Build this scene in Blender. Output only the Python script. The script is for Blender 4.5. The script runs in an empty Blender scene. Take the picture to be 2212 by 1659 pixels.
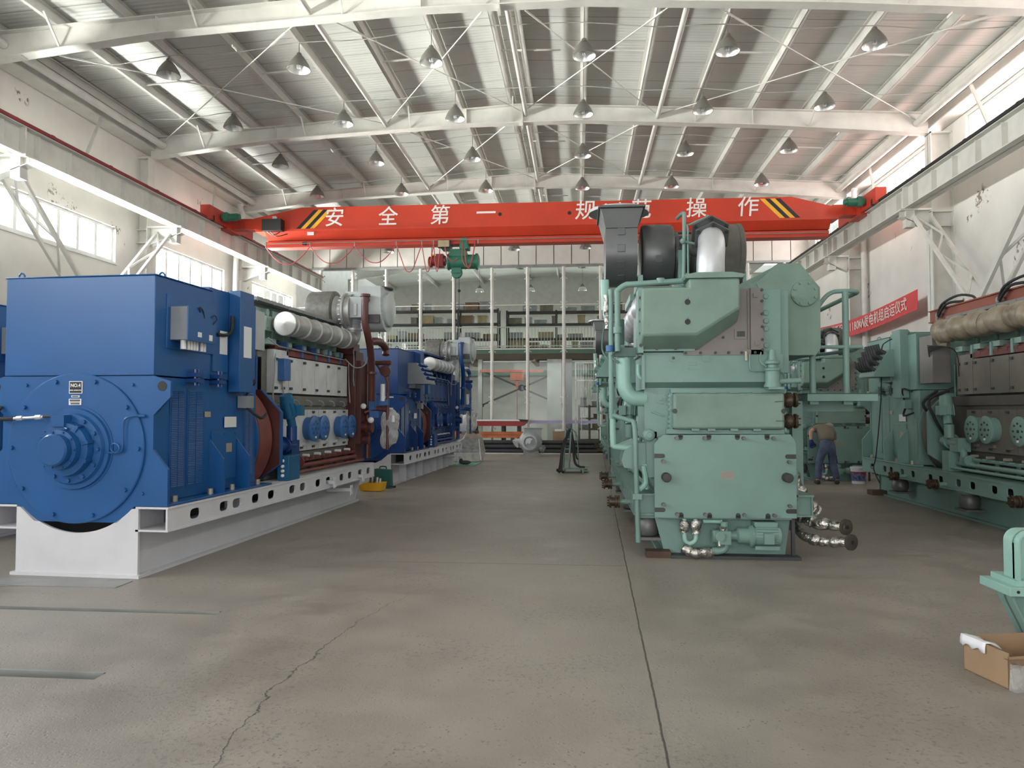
import bpy, math, random
from mathutils import Vector, Matrix
S = bpy.context.scene
COL = S.collection
random.seed(7)
PI = math.pi
R = math.radians

# ------------------------------------------------------------------ camera
cam_d = bpy.data.cameras.new('camera')
cam = bpy.data.objects.new('camera', cam_d)
COL.objects.link(cam)
cam_d.sensor_width = 36.0
cam_d.lens = 36.0 * 1600 / 2212
cam_d.clip_end = 200
cam.location = (0, 0, 1.6)
cam.rotation_euler = (R(90 + 1.9867), 0, R(5.1752))
S.camera = cam

# ------------------------------------------------------------------ world, lights, exposure
S.view_settings.view_transform = 'Standard'
S.view_settings.look = 'None'
S.view_settings.exposure = EXPOSURE = 0.12
S.view_settings.gamma = 1
S.view_settings.use_curve_mapping = False
W = bpy.data.worlds.new('overcast_sky'); S.world = W
W.use_nodes = True
bg = W.node_tree.nodes['Background']
bg.inputs[0].default_value = (0.93, 0.96, 1.0, 1)
bg.inputs[1].default_value = 2.5

def area(name, loc, direction, sx, sy, power, color=(1, 1, 1), spread=180):
    d = bpy.data.lights.new(name, 'AREA')
    d.shape = 'RECTANGLE'; d.size = sy; d.size_y = sx; d.energy = power; d.color = color
    d.spread = R(spread)
    o = bpy.data.objects.new(name, d); COL.objects.link(o)
    o.location = loc
    o.rotation_euler = Vector(direction).to_track_quat('-Z', 'Y').to_euler()
    return o
BAY = 5.5
FR = [18.6 + BAY * k for k in (-5, -4, -3, -2, -1, 0, 1, 2)]      # portal frame positions, the end wall being the last
XWL, XWR = -11.65, 8.95
YB, YE = -9.0, 29.6
LW = [(-8.2, -4.4), (-3.2, .7), (2.4, 6.3), (7.9, 11.8), (13.7, 17.6), (19.4, 23.35), (25.45, 29.2)]   # west window spans along the hall
RW = [(y + .4, y + 4.75) for y in FR[:-1]]
for a, b in LW:
    area('daylight_west', (XWL - .4, (a + b) / 2, 5.70), (1, 0, -.05), 1.0, b - a, 620 if b < 12 else 520, (.95, .98, 1))
    # sunlit paving outside sends light up through the windows onto the roof sheets
    area('bounce_west', (XWL - 1.0, (a + b) / 2, 4.95), (1, .3 if b < 12 else 0, .6), 1.3, b - a, 1300 if b < 12 else 1000, (1, .975, .90), 90)
for a, b in RW:
    area('daylight_east', (XWR + .5, (a + b) / 2, 7.9), (-1, 0, -.12), 1.2, b - a, 160, (1, .97, .95))
# sunlit red roofing next door throws warm light up through the east clerestory
for a, b in RW[2:]:
    area('bounce_east', (XWR + .7, (a + b) / 2, 7.2), (-1, 0, .55), .6, b - a, 110, (1, .50, .43))
area('daylight_gate', (-1.5, YB + .1, 3.2), (0, 1, 0), 5.4, 9.0, 470, (1, .98, .95))

# ------------------------------------------------------------------ materials
def mat(name, c, rough=.5, metal=0, var=.06, scale=3.0, bump=0, bscale=40, spec=.5, dirt=None, emit=0, alpha=1, coat=0):
    m = bpy.data.materials.new(name); m.use_nodes = True
    nt = m.node_tree; b = nt.nodes['Principled BSDF']
    b.inputs['Roughness'].default_value = rough
    b.inputs['Metallic'].default_value = metal
    b.inputs['Specular IOR Level'].default_value = spec
    if coat: b.inputs['Coat Weight'].default_value = coat
    b.inputs['Base Color'].default_value = (*c, 1)
    if var or bump:
        tc = nt.nodes.new('ShaderNodeTexCoord')
    if var:
        n = nt.nodes.new('ShaderNodeTexNoise'); n.inputs['Scale'].default_value = scale; n.inputs['Detail'].default_value = 5
        nt.links.new(tc.outputs['Object'], n.inputs['Vector'])
        mx = nt.nodes.new('ShaderNodeMix'); mx.data_type = 'RGBA'
        d = dirt or tuple(max(0, x * (1 - var * 2.4)) for x in c)
        mx.inputs['A'].default_value = (*d, 1)
        mx.inputs['B'].default_value = (*[min(1, x * (1 + var * .8)) for x in c], 1)
        rp = nt.nodes.new('ShaderNodeMapRange'); rp.inputs[1].default_value = .3; rp.inputs[2].default_value = .62
        nt.links.new(n.outputs['Fac'], rp.inputs[0]); nt.links.new(rp.outputs[0], mx.inputs['Factor'])
        nt.links.new(mx.outputs['Result'], b.inputs['Base Color'])
    if bump:
        n2 = nt.nodes.new('ShaderNodeTexNoise'); n2.inputs['Scale'].default_value = bscale; n2.inputs['Detail'].default_value = 4
        nt.links.new(tc.outputs['Object'], n2.inputs['Vector'])
        bp = nt.nodes.new('ShaderNodeBump'); bp.inputs['Strength'].default_value = bump; bp.inputs['Distance'].default_value = .02
        nt.links.new(n2.outputs['Fac'], bp.inputs['Height']); nt.links.new(bp.outputs['Normal'], b.inputs['Normal'])
    if emit:
        b.inputs['Emission Color'].default_value = (*c, 1); b.inputs['Emission Strength'].default_value = emit
    return m

def clear_mat(name, tint, gloss, rough=.02):
    m = bpy.data.materials.new(name); m.use_nodes = True
    nt = m.node_tree; nt.nodes.clear()
    out = nt.nodes.new('ShaderNodeOutputMaterial'); mx = nt.nodes.new('ShaderNodeMixShader')
    t = nt.nodes.new('ShaderNodeBsdfTransparent'); g = nt.nodes.new('ShaderNodeBsdfGlossy')
    fr = nt.nodes.new('ShaderNodeLayerWeight'); fr.inputs[0].default_value = .5
    pw = nt.nodes.new('ShaderNodeMath'); pw.operation = 'POWER'; pw.inputs[1].default_value = 5; nt.links.new(fr.outputs['Facing'], pw.inputs[0])
    ml = nt.nodes.new('ShaderNodeMath'); ml.operation = 'MULTIPLY_ADD'; ml.inputs[1].default_value = .6; ml.inputs[2].default_value = gloss
    t.inputs[0].default_value = (*tint, 1); g.inputs['Roughness'].default_value = rough
    nt.links.new(pw.outputs[0], ml.inputs[0]); nt.links.new(ml.outputs[0], mx.inputs[0])
    nt.links.new(t.outputs[0], mx.inputs[1]); nt.links.new(g.outputs[0], mx.inputs[2]); nt.links.new(mx.outputs[0], out.inputs[0])
    return m

M = {}
def dm(k, *a, **kw): M[k] = mat(k, *a, **kw)
dm('white_steel', (.66, .645, .60), .5, var=.04)
dm('wall_paint', (.70, .675, .635), .8, var=.035, scale=1.2)
dm('panel_dark', (.16, .155, .15), .7)
dm('panel_white', (.66, .63, .59), .6, var=.03)
dm('frame_white', (.75, .75, .73), .5, var=.02)
dm('conductor_red', (.22, .015, .02), .5)
dm('crane_red', (.55, .050, .022), .42, var=.05, scale=1.2, spec=.4)
dm('crane_deep', (.42, .035, .02), .5)
dm('black', (.012, .012, .014), .5, var=0)
dm('black_rubber', (.02, .02, .021), .7, var=.05)
dm('yellow', (.85, .42, .02), .5, var=.05)
dm('yellow_bin', (.80, .42, .015), .45)
dm('white_letter', (.82, .78, .74), .6, var=.02)
dm('lamp_grey', (.17, .16, .14), .5, var=.03)
dm('lamp_white', (.85, .85, .83), .25, metal=.6, var=0)
dm('hoist_green', (.03, .17, .11), .4, var=.08)
dm('hoist_red', (.25, .03, .025), .5, var=.1)
dm('cable_red', (.45, .06, .06), .6, var=0)
dm('blue_paint', (.010, .085, .265), .36, var=.05, scale=1.0, spec=.5, coat=.05)
dm('blue_deep', (.007, .045, .19), .32, var=.06, spec=.5)
dm('blue_door', (.04, .13, .34), .4)
dm('blue_motor', (.01, .10, .22), .4)
dm('white_base', (.62, .62, .66), .5, var=.03)
dm('grey_box', (.22, .235, .26), .5)
dm('label_white', (.7, .7, .72), .4, var=0)
dm('plate_metal', (.45, .40, .34), .4, metal=.4)
dm('cover_light', (.60, .61, .62), .48, var=.07, scale=4)
dm('cover_brown', (.185, .165, .145), .6, var=.10, scale=2.5)
dm('primer_red', (.17, .045, .038), .6, var=.12)
dm('pump_red', (.085, .024, .020), .4, var=.1)
dm('block_grey', (.16, .155, .145), .6, var=.12)
dm('block_brown', (.10, .09, .082), .65, var=.12)
dm('head_green', (.30, .43, .38), .45, var=.10)
dm('hood_grey', (.24, .25, .25), .5)
dm('manifold_steel', (.42, .42, .41), .45, metal=.5, var=.14, scale=5)
dm('silver', (.58, .59, .61), .45, metal=.5, var=.08, scale=4)
dm('machined', (.66, .64, .61), .35, metal=.6, var=.05)
dm('wrap_brown', (.30, .245, .18), .42, var=.16, scale=6, bump=.3, bscale=9)
dm('turbo_grey', (.42, .45, .45), .45, var=.05)
dm('turbo_mesh', (.17, .165, .15), .6, metal=.4, var=.12, scale=14)
dm('turbo_dark', (.105, .11, .112), .36, metal=.35, var=.05, spec=.6)
dm('turbo_cloth', (.125, .12, .105), .8, var=.12, scale=5, bump=.3, bscale=14)
dm('green_paint', (.19, .312, .277), .42, var=.045, scale=2.2, spec=.45)
dm('green_cast', (.19, .285, .24), .55, var=.06, scale=3, bump=.12, bscale=60)
dm('green_dark', (.10, .18, .155), .5, var=.08)
dm('green_pale', (.30, .50, .44), .4, var=.05)
dm('plate_brown', (.21, .19, .18), .5, var=.06)
dm('pad_steel', (.16, .16, .155), .45, metal=.4, var=.1)
dm('cable_grey', (.42, .41, .38), .6, var=0)
dm('bolt_dark', (.05, .055, .052), .45, metal=.3, var=0)
dm('knob_dark', (.045, .042, .04), .5)
dm('foil', (.55, .53, .50), .28, metal=.95, var=.25, scale=22, bump=.9, bscale=26)
dm('rust', (.05, .043, .036), .75, var=.2)
dm('rust_brass', (.085, .06, .04), .45, metal=.5, var=.25, scale=20)
dm('wood_dark', (.10, .055, .035), .7, var=.2)
dm('beam_orange', (.25, .06, .034), .55, var=.1)
dm('plank_orange', (.55, .17, .06), .6, var=.12)
dm('cart_red', (.33, .035, .03), .5)
dm('pipe_black', (.035, .035, .038), .5, var=.08)
dm('banner_red', (.62, .055, .06), .7, var=.05)
dm('banner_white', (.78, .62, .58), .7, var=0)
dm('carton', (.34, .225, .135), .8, var=.07)
dm('carton_in', (.21, .135, .085), .85, var=.1)
dm('cloth_white', (.82, .82, .86), .8, var=.03)
dm('teal_case', (.02, .11, .11), .5)
dm('bucket_white', (.68, .68, .72), .4)
dm('bucket_red', (.38, .03, .06), .4)
dm('bucket_blue', (.13, .14, .28), .4, var=.4, scale=20)
dm('skin', (.50, .27, .20), .55, var=.05)
dm('shirt', (.17, .145, .11), .85, var=.1)
dm('jeans', (.075, .10, .165), .85, var=.16, scale=7)
dm('glove', (.015, .03, .13), .8)
dm('shoe', (.03, .03, .033), .7)
dm('hair', (.28, .26, .25), .9)
dm('steel_grey', (.30, .30, .29), .5, metal=.3, var=.08)
dm('mezz_green', (.16, .25, .20), .5)
dm('mezz_brown', (.15, .10, .075), .6)
dm('rack_dark', (.055, .055, .06), .6)
dm('rack_olive', (.20, .18, .14), .7, var=.15)
dm('back_wall', (.55, .54, .51), .85, var=.04)
dm('crate_tan', (.42, .33, .20), .8, var=.12)
dm('crate_grey', (.33, .34, .35), .7, var=.12)
dm('crate_brown', (.24, .15, .09), .8, var=.12)
dm('mat_green', (.18, .36, .27), .8, var=.25, scale=12)
dm('notice_face', (.30, .31, .27), .5, var=.1)
dm('notice_ink', (.36, .19, .17), .5, var=0)
dm('strap_black', (.02, .02, .022), .6)
dm('green_tread', (.26, .42, .36), .5, bump=.4, bscale=60)
dm('zinc_pipe', (.62, .61, .58), .5)
def plastic_mat():
    m = mat('sheet_plastic', (.66, .65, .62), .16, var=.12, scale=7, bump=1.0, bscale=11)
    nt = m.node_tree; b = nt.nodes['Principled BSDF']; out = nt.nodes['Material Output']
    t = nt.nodes.new('ShaderNodeBsdfTransparent'); mx = nt.nodes.new('ShaderNodeMixShader'); lw = nt.nodes.new('ShaderNodeLayerWeight'); lw.inputs[0].default_value = .35
    ma = nt.nodes.new('ShaderNodeMath'); ma.operation = 'MULTIPLY_ADD'; ma.inputs[1].default_value = .55; ma.inputs[2].default_value = .40
    bp = next(n for n in nt.nodes if n.type == 'BUMP'); bp.inputs['Distance'].default_value = .05; nt.links.new(bp.outputs[0], lw.inputs['Normal'])
    nt.links.new(lw.outputs['Facing'], ma.inputs[0]); nt.links.new(ma.outputs[0], mx.inputs[0])
    nt.links.new(t.outputs[0], mx.inputs[1]); nt.links.new(b.outputs[0], mx.inputs[2]); nt.links.new(mx.outputs[0], out.inputs[0])
    return m
M['sheet_plastic'] = plastic_mat()
M['pane'] = clear_mat('pane', (.97, .985, .98), .0)
M['curtain_glass'] = clear_mat('curtain_glass', (.86, .89, .87), .012)
M['stripe_film'] = mat('stripe_film', (.45, .40, .62), .5, var=0)

# ------------------------------------------------------------------ mesh builder
class MB:
    def __init__(s): s.v = []; s.f = []; s.sm = []; s.mi = []; s.m = 0
    def add(s, vs, fs, smooth=False):
        o = len(s.v); s.v += [tuple(p) for p in vs]
        for f in fs:
            s.f.append([o + i for i in f]); s.sm.append(smooth); s.mi.append(s.m)
        return s
    def box(s, x0, x1, y0, y1, z0, z1):
        return s.add([(x0, y0, z0), (x1, y0, z0), (x1, y1, z0), (x0, y1, z0), (x0, y0, z1), (x1, y0, z1), (x1, y1, z1), (x0, y1, z1)],
                     [(0, 3, 2, 1), (4, 5, 6, 7), (0, 1, 5, 4), (1, 2, 6, 5), (2, 3, 7, 6), (3, 0, 4, 7)])
    def prism(s, pts, ax, a, b, smooth=False):
        if a > b: a, b = b, a
        def P(p, t):
            return (t, p[0], p[1]) if ax == 'x' else (p[0], t, p[1]) if ax == 'y' else (p[0], p[1], t)
        ar = sum(pts[i][0] * pts[(i + 1) % len(pts)][1] - pts[(i + 1) % len(pts)][0] * pts[i][1] for i in range(len(pts)))
        if (ar < 0) != (ax == 'y'): pts = pts[::-1]
        n = len(pts)
        vs = [P(p, a) for p in pts] + [P(p, b) for p in pts]
        s.add(vs, [tuple(range(n))[::-1], tuple(range(n, 2 * n))])
        return s.add(vs, [(i, (i + 1) % n, n + (i + 1) % n, n + i) for i in range(n)], smooth)
    def lathe(s, prof, o, ax, n=24, smooth=True, a0=0, arc=2 * PI, caps=True):
        ax = Vector(ax).normalized(); o = Vector(o)
        t = Vector((0, 0, 1)) if abs(ax.z) < .9 else Vector((1, 0, 0))
        e1 = ax.cross(t).normalized(); e2 = ax.cross(e1)
        vs = []; full = abs(arc - 2 * PI) < 1e-6; c = n if full else n + 1
        for r, h in prof:
            for i in range(c):
                a = a0 + arc * i / n
                vs.append(o + ax * h + (e1 * math.cos(a) + e2 * math.sin(a)) * r)
        fs = []
        for j in range(len(prof) - 1):
            for i in range(n):
                k = (i + 1) % c
                fs.append((j * c + i, j * c + k, (j + 1) * c + k, (j + 1) * c + i))
        s.add(vs, fs, smooth)
        if full and caps:
            if prof[0][0] > 1e-5: s.add(vs[:c], [tuple(range(c))[::-1]])
            if prof[-1][0] > 1e-5: s.add(vs[-c:], [tuple(range(c))])
        return s
    def cyl(s, p0, p1, r, n=16, r2=None):
        p0 = Vector(p0); d = Vector(p1) - p0
        return s.lathe([(r, 0), (r if r2 is None else r2, d.length)], p0, d, n)
    def tube(s, pts, r, n=8, k=0, closed=False):
        P = [Vector(p) for p in pts]
        rs = list(r) if isinstance(r, (list, tuple)) else [r] * len(P)
        if k and len(P) > 2:
            Q = []; q = []
            for i in range(len(P) - 1):
                a, b, c, d = P[max(i - 1, 0)], P[i], P[i + 1], P[min(i + 2, len(P) - 1)]
                for j in range(k):
                    t = j / k
                    Q.append(.5 * ((2 * b) + (c - a) * t + (2 * a - 5 * b + 4 * c - d) * t * t + (3 * b - a - 3 * c + d) * t ** 3))
                    q.append(rs[i] * (1 - t) + rs[i + 1] * t)
            Q.append(P[-1]); q.append(rs[-1]); P, rs = Q, q
        m = len(P); vs = []; e = None
        for i in range(m):
            d = (P[min(i + 1, m - 1)] - P[max(i - 1, 0)]).normalized()
            if e is None:
                t = Vector((0, 0, 1)) if abs(d.z) < .9 else Vector((1, 0, 0))
                e = d.cross(t).normalized()
            else:
                e = (e - d * e.dot(d)).normalized()
            g = d.cross(e)
            for j in range(n):
                a = 2 * PI * j / n
                vs.append(P[i] + (e * math.cos(a) + g * math.sin(a)) * rs[i])
        s.add(vs, [(i * n + j, i * n + (j + 1) % n, (i + 1) * n + (j + 1) % n, (i + 1) * n + j) for i in range(m - 1) for j in range(n)], True)
        s.add(vs[:n], [tuple(range(n))[::-1]]); s.add(vs[-n:], [tuple(range(n))])
        return s
    def ball(s, c, r, n=12, m=8):
        rx = r if isinstance(r, (list, tuple)) else (r, r, r)
        vs = [(c[0], c[1], c[2] - rx[2])]
        for j in range(1, m):
            t = -PI / 2 + PI * j / m
            vs += [(c[0] + rx[0] * math.cos(t) * math.cos(2 * PI * i / n), c[1] + rx[1] * math.cos(t) * math.sin(2 * PI * i / n), c[2] + rx[2] * math.sin(t)) for i in range(n)]
        vs.append((c[0], c[1], c[2] + rx[2])); L = len(vs) - 1
        fs = [(0, 1 + (i + 1) % n, 1 + i) for i in range(n)] + [(L, L - n + i, L - n + (i + 1) % n) for i in range(n)]
        for j in range(m - 2):
            fs += [(1 + j * n + i, 1 + j * n + (i + 1) % n, 1 + (j + 1) * n + (i + 1) % n, 1 + (j + 1) * n + i) for i in range(n)]
        return s.add(vs, fs, True)
    def bar(s, p0, p1, w, h=None, up=(0, 0, 1)):
        p0, p1 = Vector(p0), Vector(p1); d = (p1 - p0).normalized(); up = Vector(up)
        if abs(d.dot(up)) > .98: up = Vector((1, 0, 0))
        a = d.cross(up).normalized(); b = a.cross(d); h = h or w
        o = [a * (-w / 2) - b * (h / 2), a * (w / 2) - b * (h / 2), a * (w / 2) + b * (h / 2), a * (-w / 2) + b * (h / 2)]
        return s.add([p0 + q for q in o] + [p1 + q for q in o], [(0, 1, 2, 3)[::-1], (4, 5, 6, 7), (0, 1, 5, 4), (1, 2, 6, 5), (2, 3, 7, 6), (3, 0, 4, 7)][0:6])
    def ibeam(s, p0, p1, h, w, tf=.02, tw=.014, up=(0, 0, 1)):
        p0, p1, u = Vector(p0), Vector(p1), Vector(up)
        s.bar(p0 + u * (h / 2 - tf / 2), p1 + u * (h / 2 - tf / 2), w, tf, up); s.bar(p0 - u * (h / 2 - tf / 2), p1 - u * (h / 2 - tf / 2), w, tf, up)
        return s.bar(p0, p1, tw, h - 2 * tf, up)
    def bolts(s, pts, d, r=.018, h=.02, n=6):
        d = Vector(d).normalized()
        for p in pts: s.lathe([(r, 0), (r, h)], Vector(p) - d * .001, d, n, False)
        return s
    def holed(s, y0, y1, z0, z1, x, holes, t=.02, sgn=1):
        """plate in the plane x with oval holes (yc, zc, w, h); reveals go t deep towards -sgn"""
        hs = sorted(holes); cur = y0
        def q(a, b, c, d): s.box(min(x, x - sgn * t), max(x, x - sgn * t), a, b, c, d)
        for yc, zc, w, h in hs:
            a, b = yc - w / 2 - .03, yc + w / 2 + .03
            if a > cur: q(cur, a, z0, z1)
            oct_ = []
            for i in range(16):
                an = 2 * PI * i / 16
                cx, cz = math.cos(an), math.sin(an)
                oct_.append((yc + w / 2 * math.copysign(abs(cx) ** .6, cx), zc + h / 2 * math.copysign(abs(cz) ** .6, cz)))
            rect = []
            for i in range(16):
                an = 2 * PI * i / 16
                k = 1 / max(abs(math.cos(an)), abs(math.sin(an)))
                u, v = math.cos(an) * k, math.sin(an) * k
                rect.append((yc + u * (b - a) / 2, (z0 + z1) / 2 + v * (z1 - z0) / 2))
            vs = [(x, *p) for p in rect] + [(x, *p) for p in oct_] + [(x - sgn * t, *p) for p in oct_]
            fs = []
            for i in range(16):
                j = (i + 1) % 16
                f1 = (i, j, 16 + j, 16 + i); f2 = (16 + i, 16 + j, 32 + j, 32 + i)
                fs += [f1 if sgn > 0 else f1[::-1], f2 if sgn > 0 else f2[::-1]]
            # square the corners of the outer ring
            s.add(vs, fs)
            cur = b
        if cur < y1: q(cur, y1, z0, z1)
        return s
    def text(s, body, o, right, up, size, bold=0, depth=.004):
        c = bpy.data.curves.new('lettering', 'FONT'); c.body = body; c.size = size; c.align_x = 'CENTER'; c.align_y = 'CENTER'
        c.extrude = depth; c.offset = bold; c.resolution_u = 3
        ob = bpy.data.objects.new('lettering', c); COL.objects.link(ob)
        bpy.context.view_layer.update()
        me = bpy.data.meshes.new_from_object(ob.evaluated_get(bpy.context.evaluated_depsgraph_get()))
        r, u, o = Vector(right), Vector(up), Vector(o); nn = r.cross(u)
        s.add([o + r * v.co.x + u * v.co.y + nn * (v.co.z + depth) for v in me.vertices], [tuple(p.vertices) for p in me.polygons])
        bpy.data.objects.remove(ob); bpy.data.curves.remove(c); bpy.data.meshes.remove(me)
        return s
    def build(s, name, m, parent=None, bevel=0, loc=None, sub=0):
        me = bpy.data.meshes.new(name)
        me.from_pydata(s.v, [], s.f)
        me.polygons.foreach_set('use_smooth', s.sm)
        me.polygons.foreach_set('material_index', s.mi)
        for k in (m if isinstance(m, (list, tuple)) else [m]): me.materials.append(M[k])
        me.update(); me.set_sharp_from_angle(angle=R(38))
        o = bpy.data.objects.new(name, me); COL.objects.link(o)
        if parent: o.parent = parent
        if loc: o.location = loc
        if bevel:
            bv = o.modifiers.new('edge', 'BEVEL'); bv.width = bevel; bv.segments = 2; bv.limit_method = 'ANGLE'; bv.angle_limit = R(40)
        return o

def tag(o, label=None, cat=None, group=None, kind=None):
    if label: o['label'] = label
    if cat: o['category'] = cat
    if group: o['group'] = group
    if kind: o['kind'] = kind
    return o
def thing(name, label, cat, loc=(0, 0, 0), rz=0, group=None):
    o = bpy.data.objects.new(name, None); COL.objects.link(o); o.empty_display_size = .2
    o.location = loc; o.rotation_euler = (0, 0, rz)
    return tag(o, label, cat, group)
def copy_tree(o, parent=None):
    c = o.copy(); COL.objects.link(c); c.parent = parent
    for ch in list(o.children): copy_tree(ch, c)
    return c
def struct(mb, name, m, bevel=0):
    return tag(mb.build(name, m, None, bevel), kind='structure')
def arc(cx, cz, r, a0, a1, n):
    return [(cx + r * math.cos(R(a0 + (a1 - a0) * i / n)), cz + r * math.sin(R(a0 + (a1 - a0) * i / n))) for i in range(n + 1)]
# ------------------------------------------------------------------ hall shell
XR_ = -1.42                                            # ridge line
def ztop(x): return 9.37 - (.0547 * (XR_ - x) if x < XR_ else .0593 * (x - XR_))

class NT:
    """tiny helper for shader maths"""
    def __init__(s, nt): s.nt = nt
    def m(s, op, a, b=None, c=None):
        n = s.nt.nodes.new('ShaderNodeMath'); n.operation = op
        for i, v in enumerate((a, b, c)):
            if v is None: continue
            if isinstance(v, (int, float)): n.inputs[i].default_value = v
            else: s.nt.links.new(v, n.inputs[i])
        return n.outputs[0]
    def noise(s, vec, scale, detail=5, rough=.5):
        n = s.nt.nodes.new('ShaderNodeTexNoise'); n.inputs['Scale'].default_value = scale
        n.inputs['Detail'].default_value = detail; n.inputs['Roughness'].default_value = rough
        s.nt.links.new(vec, n.inputs['Vector']); return n.outputs['Fac']
    def rng(s, v, a, b, c=0, d=1):
        n = s.nt.nodes.new('ShaderNodeMapRange')
        s.nt.links.new(v, n.inputs[0])
        for i, q in enumerate((a, b, c, d)): n.inputs[i + 1].default_value = q
        return n.outputs[0]
    def mix(s, f, a, b):
        n = s.nt.nodes.new('ShaderNodeMix'); n.data_type = 'RGBA'
        for k, v in (('Factor', f), ('A', a), ('B', b)):
            if isinstance(v, tuple): n.inputs[k].default_value = (*v, 1)
            elif isinstance(v, (int, float)): n.inputs[k].default_value = v
            else: s.nt.links.new(v, n.inputs[k])
        return n.outputs['Result']

def floor_mat():
    m = bpy.data.materials.new('concrete'); m.use_nodes = True
    nt = m.node_tree; b = nt.nodes['Principled BSDF']; N = NT(nt)
    tc = nt.nodes.new('ShaderNodeTexCoord'); o = tc.outputs['Object']
    sp = nt.nodes.new('ShaderNodeSeparateXYZ'); nt.links.new(o, sp.inputs[0]); x, y = sp.outputs[0], sp.outputs[1]
    big = N.noise(o, .35, 6, .55); mid = N.noise(o, 2.2, 8, .6); fine = N.noise(o, 90, 3, .7); gr = N.noise(o, 28, 6, .7)
    c = N.mix(N.rng(big, .36, .64), (.215, .186, .16), (.298, .268, .235))
    c = N.mix(N.m('MULTIPLY', N.rng(mid, .40, .66), .5), c, (.36, .326, .287))
    vo = nt.nodes.new('ShaderNodeTexVoronoi'); vo.inputs['Scale'].default_value = 34; nt.links.new(o, vo.inputs['Vector'])
    fleck = N.m('MULTIPLY', N.rng(vo.outputs['Distance'], .30, .14), N.rng(N.noise(o, 11, 3), .46, .58))
    patch = N.rng(N.noise(o, 1.1, 5, .6), .44, .60)
    c = N.mix(N.m('MULTIPLY', fleck, N.m('MULTIPLY_ADD', patch, .72, .10)), c, (.085, .078, .07))
    c = N.mix(N.m('MULTIPLY', N.rng(fine, .58, .70), .5), c, (.40, .37, .33))
    worn = N.m('MULTIPLY', N.rng(N.noise(o, .8, 3), .48, .58), N.rng(gr, .53, .62))
    c = N.mix(N.m('MULTIPLY', worn, .6), c, (.12, .115, .105))
    wob = N.m('MULTIPLY', N.m('SUBTRACT', N.noise(o, 3.5, 6, .65), .5), .16)
    def line(d, w): return N.rng(N.m('ABSOLUTE', d), w, w * .4)
    j1 = line(N.m('ADD', N.m('SUBTRACT', x, N.m('MULTIPLY_ADD', y, .0195, .33)), N.m('MULTIPLY', wob, .18)), .009)
    yy = N.m('SUBTRACT', y, 4.4)
    cr = N.m('SUBTRACT', N.m('ADD', x, 1.74), N.m('MULTIPLY', N.m('MULTIPLY', yy, yy), .07))
    j2 = N.m('MULTIPLY', line(N.m('ADD', cr, N.m('MULTIPLY', wob, 1.5)), .0065), N.rng(y, 6.9, 5.0))
    j3 = N.m('MULTIPLY', line(N.m('ADD', N.m('SUBTRACT', y, 7.72), N.m('MULTIPLY', wob, .15)), .010), N.m('MULTIPLY', N.rng(x, .50, .45), N.rng(x, -2.6, -1.6)))
    sc = N.m('SUBTRACT', N.m('MULTIPLY_ADD', x, .42, 8.5), y)
    j4 = N.m('MULTIPLY', line(N.m('ADD', sc, wob), .012), N.rng(x, -3.9, -4.2))
    jj = N.m('MAXIMUM', N.m('MAXIMUM', j1, j2), N.m('MAXIMUM', j3, j4))
    c = N.mix(N.m('MULTIPLY', jj, .85), c, (.035, .033, .03))
    nt.links.new(c, b.inputs['Base Color'])
    nt.links.new(N.rng(mid, .3, .7, .34, .55), b.inputs['Roughness'])
    bp = nt.nodes.new('ShaderNodeBump'); bp.inputs['Strength'].default_value = .35; bp.inputs['Distance'].default_value = .01
    nt.links.new(N.m('SUBTRACT', N.m('ADD', N.m('MULTIPLY', gr, .6), N.m('MULTIPLY', fine, .3)), N.m('ADD', N.m('MULTIPLY', jj, .8), N.m('MULTIPLY', fleck, .5))), bp.inputs['Height'])
    nt.links.new(bp.outputs[0], b.inputs['Normal'])
    return m
M['concrete'] = floor_mat()

def roof_mat():
    m = bpy.data.materials.new('roof_sheet'); m.use_nodes = True
    nt = m.node_tree; b = nt.nodes['Principled BSDF']; N = NT(nt)
    tc = nt.nodes.new('ShaderNodeTexCoord'); o = tc.outputs['Object']
    sp = nt.nodes.new('ShaderNodeSeparateXYZ'); nt.links.new(o, sp.inputs[0]); y = sp.outputs[1]
    fr = N.m('FRACT', N.m('MULTIPLY', y, 1 / .95))
    seam = N.rng(N.m('ABSOLUTE', N.m('SUBTRACT', fr, .5)), .014, .006)
    c = N.mix(N.rng(N.noise(o, 1.1, 5), .35, .65), (.62, .625, .59), (.68, .685, .65))
    c = N.mix(N.m('MULTIPLY', seam, .7), c, (.10, .10, .095))
    nt.links.new(c, b.inputs['Base Color']); b.inputs['Roughness'].default_value = .42
    rib = N.m('SINE', N.m('MULTIPLY', y, 2 * PI / .118))
    bp = nt.nodes.new('ShaderNodeBump'); bp.inputs['Strength'].default_value = .4; bp.inputs['Distance'].default_value = .006
    nt.links.new(N.m('MULTIPLY', rib, 1), bp.inputs['Height']); nt.links.new(bp.outputs[0], b.inputs['Normal'])
    return m
M['roof_sheet'] = roof_mat()

def peel_mat():
    m = mat('wall_peeling', (.70, .675, .635), .85, var=.035, scale=1.2)
    nt = m.node_tree; b = nt.nodes['Principled BSDF']; N = NT(nt)
    old = b.inputs['Base Color'].links[0].from_socket
    tc = nt.nodes.new('ShaderNodeTexCoord'); o = tc.outputs['Object']
    f = N.m('MULTIPLY', N.rng(N.noise(o, .9, 4), .655, .68), N.rng(N.noise(o, 7, 6, .7), .52, .56))
    nt.links.new(N.mix(f, old, (.22, .19, .15)), b.inputs['Base Color'])
    return m
M['wall_peeling'] = peel_mat()

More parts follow.
